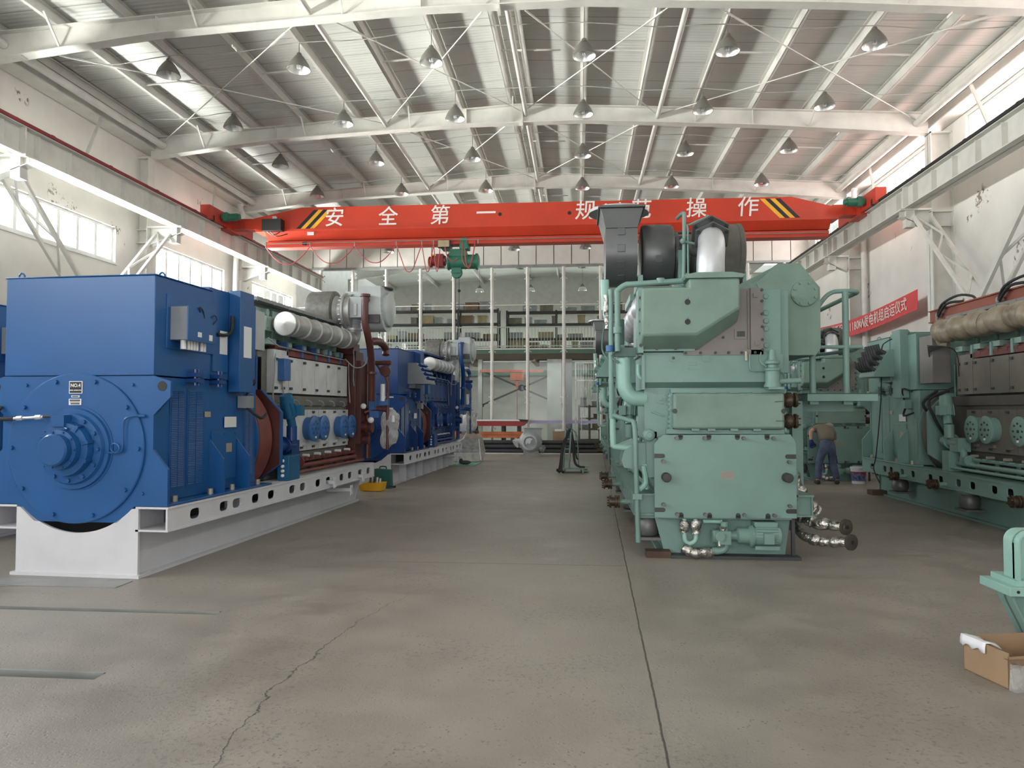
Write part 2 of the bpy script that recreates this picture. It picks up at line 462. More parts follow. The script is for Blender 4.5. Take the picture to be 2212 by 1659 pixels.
# floor with two rail trenches let in on the west side
TR = [(4.21, 4.33, -2.87), (5.61, 5.71, -2.83)]
fl = MB(); x0, x1 = -12.2, 12.0
yc = YB - .2
for a, b, xe in TR:
    fl.box(x0, x1, yc, a, -.3, 0); fl.box(xe, x1, a, b, -.3, 0); yc = b
    fl.box(x0, xe, a, b, -.3, -.075)
fl.box(x0, x1, yc, 46, -.3, 0)
struct(fl, 'floor', 'concrete')
for a, b, xe in TR:                                    # steel edging of the trenches
    e = MB(); e.box(x0 + .8, xe - .01, b - .018, b - .002, -.07, .002); e.box(x0 + .8, xe - .01, a + .002, a + .03, -.07, -.02)
    struct(e, 'floor_trim', 'steel_grey')
p = MB(); p.box(-5.75, -4.15, 6.36, 6.62, .0005, .006); struct(p, 'floor_plate', 'steel_grey')

def wall_x(name, x, t, wins, z0, z1, top, m, gate=None):
    b = MB(); xa, xb = min(x, x + t), max(x, x + t)
    if gate: b.box(xa, xb, YB, gate[0], 0, z0); b.box(xa, xb, gate[1], YE, 0, z0); b.box(xa, xb, gate[0], gate[1], gate[2], z0)
    else: b.box(xa, xb, YB, YE, 0, z0)
    b.box(xa, xb, YB, YE, z1, top)
    cur = YB
    for a, c in wins:
        b.box(xa, xb, cur, a, z0, z1); cur = c
    b.box(xa, xb, cur, YE, z0, z1)
    return struct(b, name, m)
wall_x('wall_left', XWL, -.3, LW, 5.30, 6.20, 9.05, 'wall_peeling')
wall_x('wall_right', XWR, .3, RW, 7.25, 8.42, 9.0, 'wall_peeling')
wn = 0
for side, wins, z0, z1, x, n in ((-1, LW, 5.30, 6.20, XWL - .1, 6), (1, RW, 7.25, 8.42, XWR + .1, 6)):
    for a, b in wins:
        wn += 1; t = .075
        f = MB()
        for q in (z0, z1 - t): f.box(x - .02, x + .02, a, b, q, q + t)
        for q in (a, b - t): f.box(x - .02, x + .02, q, q + t, z0 + t, z1 - t)
        for i in range(1, n):
            q = a + (b - a) * i / n; f.box(x - .012, x + .012, q - .048, q + .048, z0 + t, z1 - t)
        if side < 0:
            f.box(x - .04, x + .13, a - .04, b + .04, z0 - .05, z0)          # sill
        w = struct(f, 'window_%d' % wn, 'frame_white')
        g = MB(); g.box(x - .006, x + .006, a + t, b - t, z0 + t, z1 - t); g.build('window_pane', 'pane', w)

# back wall with the open gate the photographer stands in front of
b = MB(); b.box(XWL, -6.0, YB - .3, YB, 0, 9.6); b.box(3.0, XWR, YB - .3, YB, 0, 9.6); b.box(-6.0, 3.0, YB - .3, YB, 6.0, 9.7)
struct(b, 'wall_back', 'wall_paint')

# roof sheets
for nm, xa, xb in (('ceiling_left', XWL - .4, XR_), ('ceiling_right', XR_, XWR + .4)):
    r = MB(); za, zb = ztop(xa) + .23, ztop(xb) + .23
    r.prism([(xa, za), (xb, zb), (xb, zb + .1), (xa, za + .1)], 'y', YB - .3, 46)
    struct(r, nm, 'roof_sheet')

# portal frames: columns, rafters, purlins, struts
BOT = [(-11.36, 8.29), (-7.9, 8.66), (-2.85, 8.885), (.12, 8.885), (4.3, 8.63), (8.46, 8.27)]
PURL = [-11.15, -9.85, -8.5, -7.1, -5.7, -4.32, -2.95, -1.68, -1.2, .12, 1.5, 2.9, 4.27, 5.65, 7.05, 8.4]
def frame(y, name='roof_beam'):
    b = MB()
    b.prism([(-11.36, ztop(-11.36))] + BOT + [(8.46, ztop(8.46)), (XR_, ztop(XR_))], 'y', y - .007, y + .007)
    for (xa, za), (xb, zb) in zip(BOT, BOT[1:]): b.bar((xa, y, za + .008), (xb, y, zb + .008), .24, .018)
    for xa, xb in ((-11.36, XR_), (XR_, 8.46)): b.bar((xa, y, ztop(xa) - .008), (xb, y, ztop(xb) - .008), .24, .018)
    for x, z in BOT[1:5]: b.box(x - .007, x + .007, y - .1, y + .1, z, ztop(x) - .01)
    b.box(XR_ - .02, XR_ + .02, y - .12, y + .12, 8.80, ztop(XR_))
    for x in (-10.6, -6.4, 6.35): b.box(x - .006, x + .006, y - .09, y + .09, 8.34, 8.38)
    struct(b, name, 'white_steel')
    f = MB()
    for x in PURL[1:-1:2]:                               # knee stays from the purlins to the bottom flange
        zb = next(za + (zb - za) * (x - xa) / (xb - xa) for (xa, za), (xb, zb) in zip(BOT, BOT[1:]) if xa <= x <= xb)
        f.bar((x + .06, y - .55, ztop(x) + .03), (x, y - .03, zb + .05), .035, .035)
    struct(f, 'beam_stay', 'white_steel')
def column(x, y, inner, name='column'):
    b = MB(); o = x; i = inner
    b.box(min(i, i + .02), max(i, i + .02), y - .15, y + .15, 0, 8.3)
    b.box(o - .01, o + .01, y - .15, y + .15, 0, 8.3); b.box(min(o, i), max(o, i), y - .008, y + .008, 0, 8.3)
    b.box(min(o, i), max(o, i), y - .15, y + .15, 8.26, 8.30)
    for z in (6.35, 6.0): b.box(min(o, i), max(o, i), y - .14, y + .14, z, z + .02)
    return struct(b, name, 'white_steel')
for y in FR[:-1]:
    frame(y); column(-11.78, y, -11.36); column(8.94, y, 8.44)
for x in PURL:
    b = MB(); z = ztop(x); w = .035 if x < XR_ else -.035; s = 1 if w > 0 else -1
    b.box(x - .008, x + .008, YB, YE + .2, z, z + .2)
    b.box(min(x, x - 2 * w), max(x, x - 2 * w), YB, YE + .2, z, z + .012); b.box(min(x, x + 2 * w), max(x, x + 2 * w), YB, YE + .2, z + .19, z + .2)
    b.box(x - 2 * w - .008, x - 2 * w + .008, YB, YE + .2, z, z + .03)
    struct(b, 'roof_beam_purlin', 'white_steel')
for x, z in ((-4.95, 8.96), (-1.32, 9.12), (1.98, 8.93), (-11.0, 8.62), (8.2, 8.55)):
    for ya, yb in zip(FR[:-1], FR[1:]):
        if yb < 8: continue
        b = MB(); b.cyl((x, ya + .02, z), (x, yb - .02, z), .055 if abs(x) < 6 else .09, 10); struct(b, 'roof_beam_strut', 'white_steel')
b = MB(); b.box(XWL + .02, XWL + .42, YB, YE, 8.50, 8.72); struct(b, 'trim_1', 'white_steel')      # valley gutter troughs
b = MB(); b.box(XWR - .4, XWR - .02, YB, YE, 8.48, 8.70); struct(b, 'trim_2', 'white_steel')
# tension rods: crossed bracing in the roof plane
for ya, yb, xs in ((FR[4], FR[5], ((-11.1, -4.95), (-4.95, -1.4), (-1.4, 1.98), (1.98, 8.2))), (FR[5], FR[6], ((-4.95, -1.4), (-1.4, 1.98)))):
    for xa, xb in xs:
        for p, q in (((xa, ya), (xb, yb)), ((xb, ya), (xa, yb))):
            b = MB(); b.cyl((p[0], p[1], ztop(p[0]) - .17), (q[0], q[1], ztop(q[0]) - .17), .013, 6)
            d = [p[i] + (q[i] - p[i]) * .12 for i in (0, 1)]; e = [p[i] + (q[i] - p[i]) * .2 for i in (0, 1)]
            b.cyl((*d, ztop(d[0]) - .17), (*e, ztop(e[0]) - .17), .022, 6)
            struct(b, 'roof_beam_brace', 'white_steel')
for x in PURL[1:-1:2]:
    for ya in FR[4:7]:                                   # sag rods between neighbouring purlins
        x2 = x + 1.3
        b = MB(); b.bar((x, ya + 2.75, ztop(x) + .1), (x2, ya + 2.75, ztop(x2) + .1), .03, .03); struct(b, 'roof_beam_sag_rod', 'white_steel')

# crane runways
for x, s, red in ((-10.65, 1, True), (7.97, -1, False)):
    nm = 'left' if s > 0 else 'right'
    b = MB()
    zt, zb = 7.0, 6.44
    b.box(x - .14, x + .14, YB, YE, zt, zt + .02); b.box(x - .17, x + .17, YB, YE, zb, zb + .025); b.box(x - .008, x + .008, YB, YE, zb, zt)
    y = YB + .4
    while y < YE:
        b.box(x - .12, x + .12, y - .012, y + .012, zb + .02, zt - .05); y += .92
    for fy in FR[:-1]: b.box(x - .13, x + .13, fy - .02, fy + .02, zb, zt)
    struct(b, 'beam_crane_runway_%s' % nm, 'white_steel')
    b = MB(); b.box(x - .04, x + .04, YB, YE, zt + .02, zt + .10); struct(b, 'beam_crane_rail_%s' % nm, 'steel_grey')
    b = MB(); b.box(x + s * .15 - .02, x + s * .15 + .02, YB, YE - .05, zt + .02, zt + .085)
    y = YB + .6
    while y < YE: b.box(x + s * .13 - .035, x + s * .13 + .035, y - .05, y + .05, zt + .02, zt + .10); y += 1.85
    struct(b, 'trim_3' if red else 'trim_4', 'conductor_red' if red else 'black_rubber')
    xc = -11.36 if s > 0 else 8.44
    for fy in FR[:-1]:
        b = MB()
        b.prism([(xc, 6.42), (x + s * .22, 6.42), (x + s * .22, 6.26), (xc, 5.95)], 'y', fy - .008, fy + .008)
        b.bar((xc, fy, 5.95), (x + s * .22, fy, 6.26), .2, .016); b.box(min(xc, x + s * .24), max(xc, x + s * .24), fy - .14, fy + .14, 6.40, 6.44)
        b.box(x - .1, x + .1, fy - .1, fy + .1, 6.0, 6.40)
        struct(b, 'column_bracket', 'white_steel')
        # horizontal stay holding the runway to the wall
        if fy > 5:
            b = MB(); b.bar((x, fy, 7.02), (xc, fy, 7.1), .06, .04); struct(b, 'column_stay', 'white_steel')
    # crossed lattice bracing in the bay between the second last frames
    ya, yb = FR[4], FR[5]; xx = x - s * .30
    for p, q in (((ya, 1.0), (yb, 6.3)), ((ya, 6.3), (yb, 1.0))):
        b = MB(); d = Vector((0, q[0] - p[0], q[1] - p[1])); L = d.length; d.normalize()
        for o in (-.2, .2):
            b.bar((xx + o, *p), (xx + o, *q), .07, .07)
        k = 9
        for i in range(k):
            o = -.2 if i % 2 else .2
            pa = Vector((xx + o, *p)) + d * (L * i / k); pb = Vector((xx - o, *p)) + d * (L * (i + 1) / k)
            b.bar(pa, pb, .045, .045)
        struct(b, 'column_brace', 'white_steel')
    # stays from runway up to the eaves
    for fy in FR[3:6]:
        b = MB(); b.bar((x, fy + 1.9, 7.1), (xc + s * .1, fy + 3.3, 8.55), .06, .05); struct(b, 'column_stay', 'white_steel')

# downpipes beside the third frame
for x, lab, o in ((-11.3, 'white downpipe with swan neck under the valley gutter above the dark crane control box', 1), (8.62, 'white downpipe with swan neck beside the east crane rail', -1)):
    b = MB()
    if o > 0: b.tube([(x, 23.75, 8.52), (x, 23.75, 8.35), (x + .1, 23.7, 8.1), (x, 23.65, 7.9), (x - .1, 23.65, 7.0), (x - .1, 23.65, .05)], .085, 12, 4)
    else: b.tube([(x - .05, 23.75, 8.5), (x - .05, 23.75, 8.2), (x + .1, 23.7, 7.85), (x + .18, 23.7, 7.5), (x + .18, 23.7, .05)], .085, 12, 4)
    b.lathe([(.1, -.03), (.1, .03)], b.v[0] if False else (x if o > 0 else x - .05, 23.75, 8.45), (0, 0, 1), 12)
    tag(b.build('downpipe', 'zinc_pipe'), lab, 'downpipe')

# end wall: panelled clerestory over a glass curtain wall
ZC = 7.37
b = MB()
n = 29; xs = [XWL + (XWR - XWL) * i / n for i in range(n + 1)]
for xa, xb in zip(xs, xs[1:]):
    b.prism([(xa + .016, ZC + .06), (xb - .016, ZC + .06), (xb - .016, ztop(xb) + .2), (xa + .016, ztop(xa) + .2)], 'y', YE - .03, YE + .12)
b.m = 1; b.prism([(xs[0], ZC + .06), (xs[-1], ZC + .06), (xs[-1], ztop(xs[-1]) + .2), (XR_, ztop(XR_) + .2), (xs[0], ztop(xs[0]) + .2)], 'y', YE + .02, YE + .10)
struct(b, 'wall_front', ['panel_white', 'panel_dark'])
b = MB(); b.box(XWL, XWR, YE - .06, YE + .14, ZC - .03, ZC + .06); struct(b, 'trim_5', 'steel_grey')
POSTS = [-10.6, -9.25, -7.85, -6.42, -5.05, -3.49, -2.05, -.60, .87, 2.3, 3.75, 5.2, 6.6, 8.0]
for i, (xa, xb) in enumerate(zip(POSTS, POSTS[1:])):
    g = MB(); g.box(xa + .006, xb - .006, YE + .10, YE + .115, .02, ZC - .04)
    struct(g, 'window_%d' % (20 + i), 'curtain_glass')
for x in POSTS:
    b = MB(); b.cyl((x, YE, 0), (x, YE, ZC - .03), .065, 12)
    for z in (7.0, 5.82, 4.05, 2.0, .95):
        for sx in (-1, 1):
            for sz in (-1, 1): b.cyl((x, YE + .03, z), (x + sx * .12, YE + .09, z + sz * .12), .012, 6); b.cyl((x + sx * .12, YE + .07, z + sz * .12), (x + sx * .12, YE + .10, z + sz * .12), .025, 8)
    struct(b, 'column_mullion', 'white_steel')
b = MB(); b.box(XWL, XWR, YE - .02, YE + .02, 4.02, 4.06); b.box(XWL, XWR, YE - .015, YE + .015, 5.80, 5.83); struct(b, 'trim_6', 'white_steel')
b = MB(); b.box(-4.4, 1.5, YE + .098, YE + .104, 1.05, 1.17); struct(b, 'window_strip', 'stripe_film')
for x in (-.12, .10):
    b = MB(); b.cyl((x, YE - .02, .72), (x, YE - .02, 1.55), .018, 8)
    for z in (.85, 1.42): b.cyl((x, YE - .02, z), (x, YE + .10, z), .012, 6)
    tag(b.build('door_handle_bar', 'silver'), 'steel pull bar on the glass door by the purple film, %s' % ('farther from the rack' if x < 0 else 'nearer the rack'), 'door handle', 'pull bars on the glass door')
# ------------------------------------------------------------------ generating sets
HOLES = [.48, 1.04, 1.31, 1.75, 2.15, 2.75, 3.08, 3.6, 3.98, 4.52, 4.88, 5.35, 5.77]

def base_frame(P, root):
    b = MB(); m = P['base']
    b.prism([(-.63, .03), (.66, .03), (.66, .655), (.595, .655)] + [(.015 + .815 * math.sin(a), 1.23 - .815 * math.cos(a)) for a in [R(45 - 90 * i / 24) for i in range(25)]] + [(-.57, .655), (-.63, .655)], 'y', 0, .03)
    b.box(-.67, .69, -.025, 6.06, 0, .03)
    for x in (-.62, .61): b.box(x, x + .015, .03, 6.0, .03, .655)
    b.prism([(-.66, .03), (.63, .03), (.74, .44), (.74, .60), (-.72, .60), (-.72, .44)], 'y', 5.99, 6.02)
    for s in (-1, 1):
        f = lambda a, c, *q: b.box(min(s * a, s * c), max(s * a, s * c), *q)
        f(.63, .965, .0, 6.05, .655, .675); f(.63, .965, .0, 6.05, .44, .458)
        if s < 0: f(.94, .955, .01, 6.04, .458, .655)
        for y in (1.6, 3.3, 5.2, 6.0): f(.63, .94, y, y + .012, .458, .655)
        if P.get('ribs'):
            for y in (.7, 1.4, 2.1, 2.8, 3.5, 4.2, 4.9, 5.5): f(.625, .80, y, y + .012, .03, .44)
    b.holed(.01, 6.04, .458, .655, .955, [(y, .556, .19 if P.get('wide') else .155, .105) for y in HOLES], .02)
    b.m = 1; b.box(.632, .645, .45, 6.0, .46, .654); b.m = 0  # dark liner added to paint in the shade behind the web holes
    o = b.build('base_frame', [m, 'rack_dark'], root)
    for y, z in ((4.05, .52), (5.30, .50), (4.75, .33)) if P['style'] == 'blue' else ():
        c = MB(); c.cyl((.80 if z > .4 else .62, y, z), (1.02, y, z), .035, 10); c.box(1.02, 1.035, y - .045, y + .045, z - .08, z + .08)
        c.bolts([(1.035, y, z - .055), (1.035, y, z + .055)], (1, 0, 0), .014, .012)
        c.build('drain_flange', m, o)
    if P['style'] == 'green':
        for y in (5.35, 3.25, 1.9):
            c = MB(); c.cyl((.95, y, .50), (1.08, y, .50), .032, 10); c.m = 1
            for x in (1.08, 1.115, 1.18): c.lathe([(.075, 0), (.075, .022)], (x, y, .50), (1, 0, 0), 14)
            c.cyl((1.09, y, .50), (1.19, y, .50), .055, 10); c.bolts([(1.20, y + .05 * math.cos(a), .5 + .05 * math.sin(a)) for a in (.4, 2, 3.6, 5.2)], (1, 0, 0), .012, .03)
            c.build('pipe_stub', [P['gen'], 'rust_brass'], o)
        for y in (5.86, 3.6, 1.3):
            c = MB(); c.m = 1; c.box(.66, .93, y - .16, y + .16, .16, .19); c.lathe([(.11, 0), (.135, .05), (.135, .14), (.1, .2)], (.80, y, .20), (0, 0, 1), 18); c.m = 0
            c.box(.60, .93, y - .14, y + .14, .40, .44); c.build('rubber_mount', [P['gen'], 'pad_steel'], o)

def generator(P, root):
    g = P['gen']; b = MB()
    half = [(.44, .52), (.62, .68), (.955, .68), (.955, 1.03), (.80, 1.22), (.80, 1.55), (.97, 1.72), (.97, 1.87), (.80, 1.925)]
    b.prism(half + [(-x, z) for x, z in half[::-1]], 'y', 0, .035)
    b.box(-.78, .78, .035, 2.06, .70, 1.92); b.prism([(-.42, .54), (.42, .54), (.6, .70), (-.6, .70)], 'y', .035, 2.06)
    for s in (-1, 1):
        b.box(min(s * .78, s * .955), max(s * .78, s * .955), .03, 2.16, .677, .70)
        for y in (1.02, 1.58): b.prism([(s * .78, .70), (s * .955, .70), (s * .955, 1.06), (s * .78, 1.28)], 'y', y, y + .025)
    b.bolts([(x, 0, 1.84) for x in (-.55, .58)] + [(-.66, 0, 1.3), (.7, 0, .8)], (0, -1, 0), .018, .02)
    b.m = 1; b.lathe([(.048, 0), (.048, .002)], (.885, -.001, 1.825), (0, -1, 0), 20); b.lathe([(.048, 0), (.048, .002)], (-.885, -.001, 1.825), (0, -1, 0), 20); b.m = 2
    b.bolts([(.87, y, .70) for y in (.25, .9, 1.35, 1.95)], (0, 0, 1), .03, .06)
    o = b.build('generator', [g, 'black', 'plate_metal'], root, .006)
    b = MB(); b.lathe([(.725, 0), (.725, .020), (.715, .028), (0, .028)], (0, 0, 1.23), (0, -1, 0), 64)
    b.lathe([(.41, .028), (.41, .034), (.40, .034)], (0, 0, 1.23), (0, -1, 0), 48)
    b.bolts([(.67 * math.sin(a), -.03, 1.23 + .67 * math.cos(a)) for a in [2 * PI * (i + .5) / 10 for i in range(10)]], (0, -1, 0), .022, .025)
    b.build('end_cover', g, o)
    b = MB(); b.lathe([(.0, .30), (.135, .30), (.15, .285), (.15, .22), (.185, .215), (.19, .15), (.25, .145), (.26, .07), (.33, .065), (.345, .03), (.385, .03), (.395, .0)][::-1], (0.0, -.03, 1.225), (0, -1, 0), 48)
    b.bolts([(.30 * math.sin(a), -.09, 1.225 + .30 * math.cos(a)) for a in [2 * PI * i / 12 for i in range(12)]], (0, -1, 0), .022, .03)
    b.bolts([(.17 * math.sin(a), -.24, 1.225 + .17 * math.cos(a)) for a in [2 * PI * (i + .5) / 10 for i in range(10)]], (0, -1, 0), .012, .02)
    for a in (.6, 1.3, 2.0, -1.2): b.bar((.2 * math.sin(a), -.15, 1.225 + .2 * math.cos(a)), (.27 * math.sin(a), -.15, 1.225 + .27 * math.cos(a)), .03, .08, (0, 1, 0))
    b.box(-.12, .02, -.20, -.02, 1.44, 1.55)
    b.build('bearing_housing', g, o)
    b = MB(); z0, z1 = 1.93, 2.89                                     # air cooler housing on top
    b.box(-.785, .805, -.012, .97, z0, z1); b.box(-.78, .79, .97, 1.45, z0, 2.94); b.box(-.79, .80, 1.46, 2.0, z0, z1 - .03)
    b.box(.79, .93, 1.38, 1.70, 1.80, 2.96); b.box(-.8, .82, -.02, 1.0, z1, z1 + .012)
    o2 = b.build('cooler_housing', g, o, .006)
    for x, y in ((-.72, .1), (.70, .25), (.72, 1.5), (-.7, 1.4)): b = MB(); b.tube([(x - .03, y, z1), (x - .03, y, z1 + .05), (x, y, z1 + .075), (x + .03, y, z1 + .05), (x + .03, y, z1)], .009, 6, 2); b.build('lifting_eye', g, o)
    for y in (.55, 1.0, 1.45):                                       # clamp blocks between cooler and stator
        b = MB(); b.box(.78, .90, y, y + .15, 1.88, 1.92); b.box(.78, .90, y, y + .15, 1.94, 1.98); b.cyl((.86, y + .05, 1.85), (.86, y + .05, 2.02), .02, 8); b.cyl((.86, y + .11, 1.85), (.86, y + .11, 2.02), .02, 8)
        b.build('clamp', P['clamp'], o)
    for ya, yb in ((.30, .52), (.60, .86), (1.78, 1.96)):             # louvred vents
        b = MB(); b.box(.775, .79, ya - .02, yb + .02, .80, 1.82); z = .83
        n = 54
        for i in range(n):
            z = .83 + i * .018
            for p, q in ((ya, (ya + yb) / 2 - .006), ((ya + yb) / 2 + .006, yb)): b.prism([(.789, z), (.798, z), (.791, z + .012), (.789, z + .012)], 'y', p, q)
        b.build('louver_vent', g, o)
    b = MB(); b.box(.785, .80, 1.05, 1.56, .82, 1.36); b.bolts([(.80, y, z) for y in (1.08, 1.3, 1.53) for z in (.85, 1.33)], (1, 0, 0), .01, .008)
    b.build('access_panel', g, o)
    b = MB(); b.box(.80, .803, 1.34, 1.46, 1.12, 1.22); b.box(.79, .793, .90, 1.02, 1.52, 1.58); b.build('rating_plate', 'plate_metal', o)
    t = P['tbox']
    if t == 'flat':
        b = MB(); b.box(.80, .815, .17, 1.02, 2.20, 2.74); b.build('terminal_plate', g, o2, .004)
        b = MB(); b.m = 1; b.box(.815, .998, .22, .70, 2.29, 2.62); b.m = 0; b.box(.998, 1.012, .21, .71, 2.28, 2.63); b.build('terminal_box', [g, 'grey_box'], o2, .004)  # grey of the box walls is a reflection painted into their colour
        for i, y in enumerate((.28, .36, .41, .46, .51, .60, .65)): b = MB(); b.cyl((.92, y, 2.20), (.92, y, 2.29), .022 if i else .028, 10); b.build('cable_gland', 'label_white', o2)
        b = MB(); b.box(1.012, 1.015, .38, .45, 2.33, 2.38); b.build('sticker', 'label_white', o2); b = MB(); b.box(1.012, 1.015, .59, .65, 2.31, 2.37); b.build('sticker', 'label_white', o2)
        b = MB(); b.tube([(1.01, .62, 2.55), (1.03, .66, 2.58), (1.03, .70, 2.54), (1.01, .66, 2.48)], .006, 6, 4); b.build('conduit', 'black_rubber', o2); b = MB(); b.tube([(1.01, .42, 2.58), (1.03, .38, 2.63), (1.02, .46, 2.60), (1.01, .50, 2.53)], .006, 6, 4); b.build('conduit', 'black_rubber', o2); b = MB()
        b.tube([(.86, 1.33, 2.66), (.87, 1.30, 2.5), (.84, 1.26, 2.44), (.81, 1.1, 2.43)], .020, 6, 4); b.build('conduit', 'black_rubber', o2)
        b = MB(); b.box(.79, .806, 1.02, 1.34, 2.02, 2.44); b.build('lower_panel', g, o2); b = MB(); b.box(.806, .809, 1.16, 1.32, 2.22, 2.48); b.build('white_label', 'label_white', o2); b = MB(); b.box(.931, .934, 1.46, 1.64, 2.20, 2.56)
        b.build('white_label', 'label_white', o2)
    else:
        b = MB(); b.prism([(.80, 2.64), (1.0, 2.64), (1.26, 2.22), (1.26, 2.17), (.80, 2.17)], 'y', .75, 1.45); b.box(.80, .95, .85, 1.35, 2.08, 2.17)
        k = b.build('terminal_box', P.get('tboxm', g), o2, .006)
        d = Vector((.26, 0, -.42)).normalized(); nn = Vector((.42, 0, .26)).normalized()
        for i in range(4):
            for j in range(6):
                p = Vector((1.0, .82 + j * .11, 2.64)) + d * (.07 + i * .115)
                b = MB(); b.cyl(p, p + nn * .07, .032, 8)
                if P['tbox'] == 'gland': b.tube([p + nn * .05, p + nn * .12, p + nn * .15 + Vector((0, 0, .08))], .024, 6, 2)
                b.build('cable_gland', 'rack_dark' if P['tbox'] == 'gland' else g, k)
    if P['style'] == 'blue' and P.get('tags', True):
        b = MB(); b.box(-.065, .075, -.036, -.026, 1.755, 1.875); n1 = b.build('name_plate', 'frame_white', o)
        b = MB(); b.box(-.057, .067, -.038, -.035, 1.762, 1.868); b.build('plate_face', 'black', n1)
        b = MB(); b.text('NO.4', (.005, -.038, 1.833), (1, 0, 0), (0, 0, 1), .046, .0012, .0008); b.text('DIESEL GENERATOR', (.005, -.038, 1.787), (1, 0, 0), (0, 0, 1), .0135, .0006, .0008); b.build('lettering', 'label_white', n1)
        b = MB(); b.box(-.065, .065, -.036, -.026, 1.645, 1.705); b.box(-.04, .045, -.036, -.026, 1.718, 1.738); n2 = b.build('rating_plate', 'frame_white', o)
        b = MB(); b.box(-.055, .055, -.038, -.035, 1.683, 1.698); b.box(-.045, .05, -.038, -.035, 1.652, 1.665); b.box(-.05, .05, -.038, -.035, 1.671, 1.676); b.box(-.03, .035, -.038, -.035, 1.723, 1.733); b.build('plate_face', 'rack_dark', n2)
    b = MB(); b.tube([(.26, -.06, 1.20), (.42, -.06, 1.19), (.47, -.065, 1.195), (.50, -.07, 1.225), (.49, -.075, 1.265), (.455, -.08, 1.28), (.42, -.075, 1.26), (.415, -.07, 1.225), (.44, -.065, 1.195), (.49, -.06, 1.195), (.525, -.06, 1.24), (.53, -.06, 1.48), (.60, -.05, 1.535), (.68, -.03, 1.54)], .009, 6, 4)
    b.cyl((.66, -.03, 1.54), (.73, -.02, 1.54), .016, 8); b.tube([(-.14, -.11, 1.52), (-.05, -.16, 1.45), (.06, -.2, 1.42)], .010, 6, 3)
    b.build('sensor_pipe', P.get('pipe', g), o)
    b = MB(); b.tube([(-.80, -.02, 1.63), (-.83, -.08, 1.55), (-.74, -.12, 1.51), (-.60, -.1, 1.515)], .020, 8, 4); b.tube([(-.28, -.1, 1.535), (-.16, -.13, 1.535), (-.1, -.13, 1.52)], .013, 6, 3)
    b.m = 1; b.cyl((-.60, -.1, 1.515), (-.28, -.1, 1.53), .014, 8); b.cyl((-.56, -.1, 1.517), (-.50, -.1, 1.52), .024, 6); b.cyl((-.36, -.1, 1.527), (-.30, -.1, 1.53), .024, 6)
    b.build('sensor_cable', ['black_rubber', 'silver'], o)
    b = MB(); b.box(.79, .90, 1.60, 1.78, 1.62, 1.76); b.m = 1; b.tube([(.86, 1.7, 1.62), (.95, 1.85, 1.5), (.9, 2.1, 1.55)], .018, 6, 3); b.tube([(.86, 1.66, 1.76), (.92, 1.75, 1.95), (.83, 1.9, 1.9)], .014, 6, 3); b.m = 2; b.box(.796, .80, 1.30, 1.56, 1.40, 1.52)
    b.build('junction_box', ['grey_box' if P['style'] == 'blue' else g, 'black_rubber', 'label_white'], o)
    # guard between generator and engine
    b = MB(); b.lathe([(.70, 0), (.80, .06), (.81, .24), (.81, .36)], (0, 2.09, 1.23), (0, 1, 0), 56); b.lathe([(.725, .35), (.40, .36)], (0, 2.07, 1.23), (0, 1, 0), 48); b.build('flywheel', 'primer_red' if P['style'] == 'blue' else 'block_brown', root)
    h = [(.60, .70), (.89, .90), (.89, 1.57), (.61, 1.86)]
    b = MB(); b.prism(h + [(-x, z) for x, z in h[::-1]], 'y', 2.53, 2.59); b.box(-.5, .5, 2.6, 2.75, .7, 2.3); b.m = 1; b.prism([(x * .98, z) for x, z in h] + [(-x * .98, z) for x, z in h[::-1]], 'y', 2.525, 2.531); b.m = 0
    q = [(.70 * 1.0, .70)] + [(.82 * math.cos(R(a)), 1.23 + .82 * math.sin(R(a))) for a in range(-30, 50, 10)] + [(.62, 1.92)]
    b.prism([(.78, .70)] + q[1:-1] + [(.62, 1.92), (.5, 1.92), (.5, .70)], 'y', 2.06, 2.08)
    b.build('flywheel_housing', [g, 'pump_red' if P['style'] == 'blue' else 'green_dark'], root)

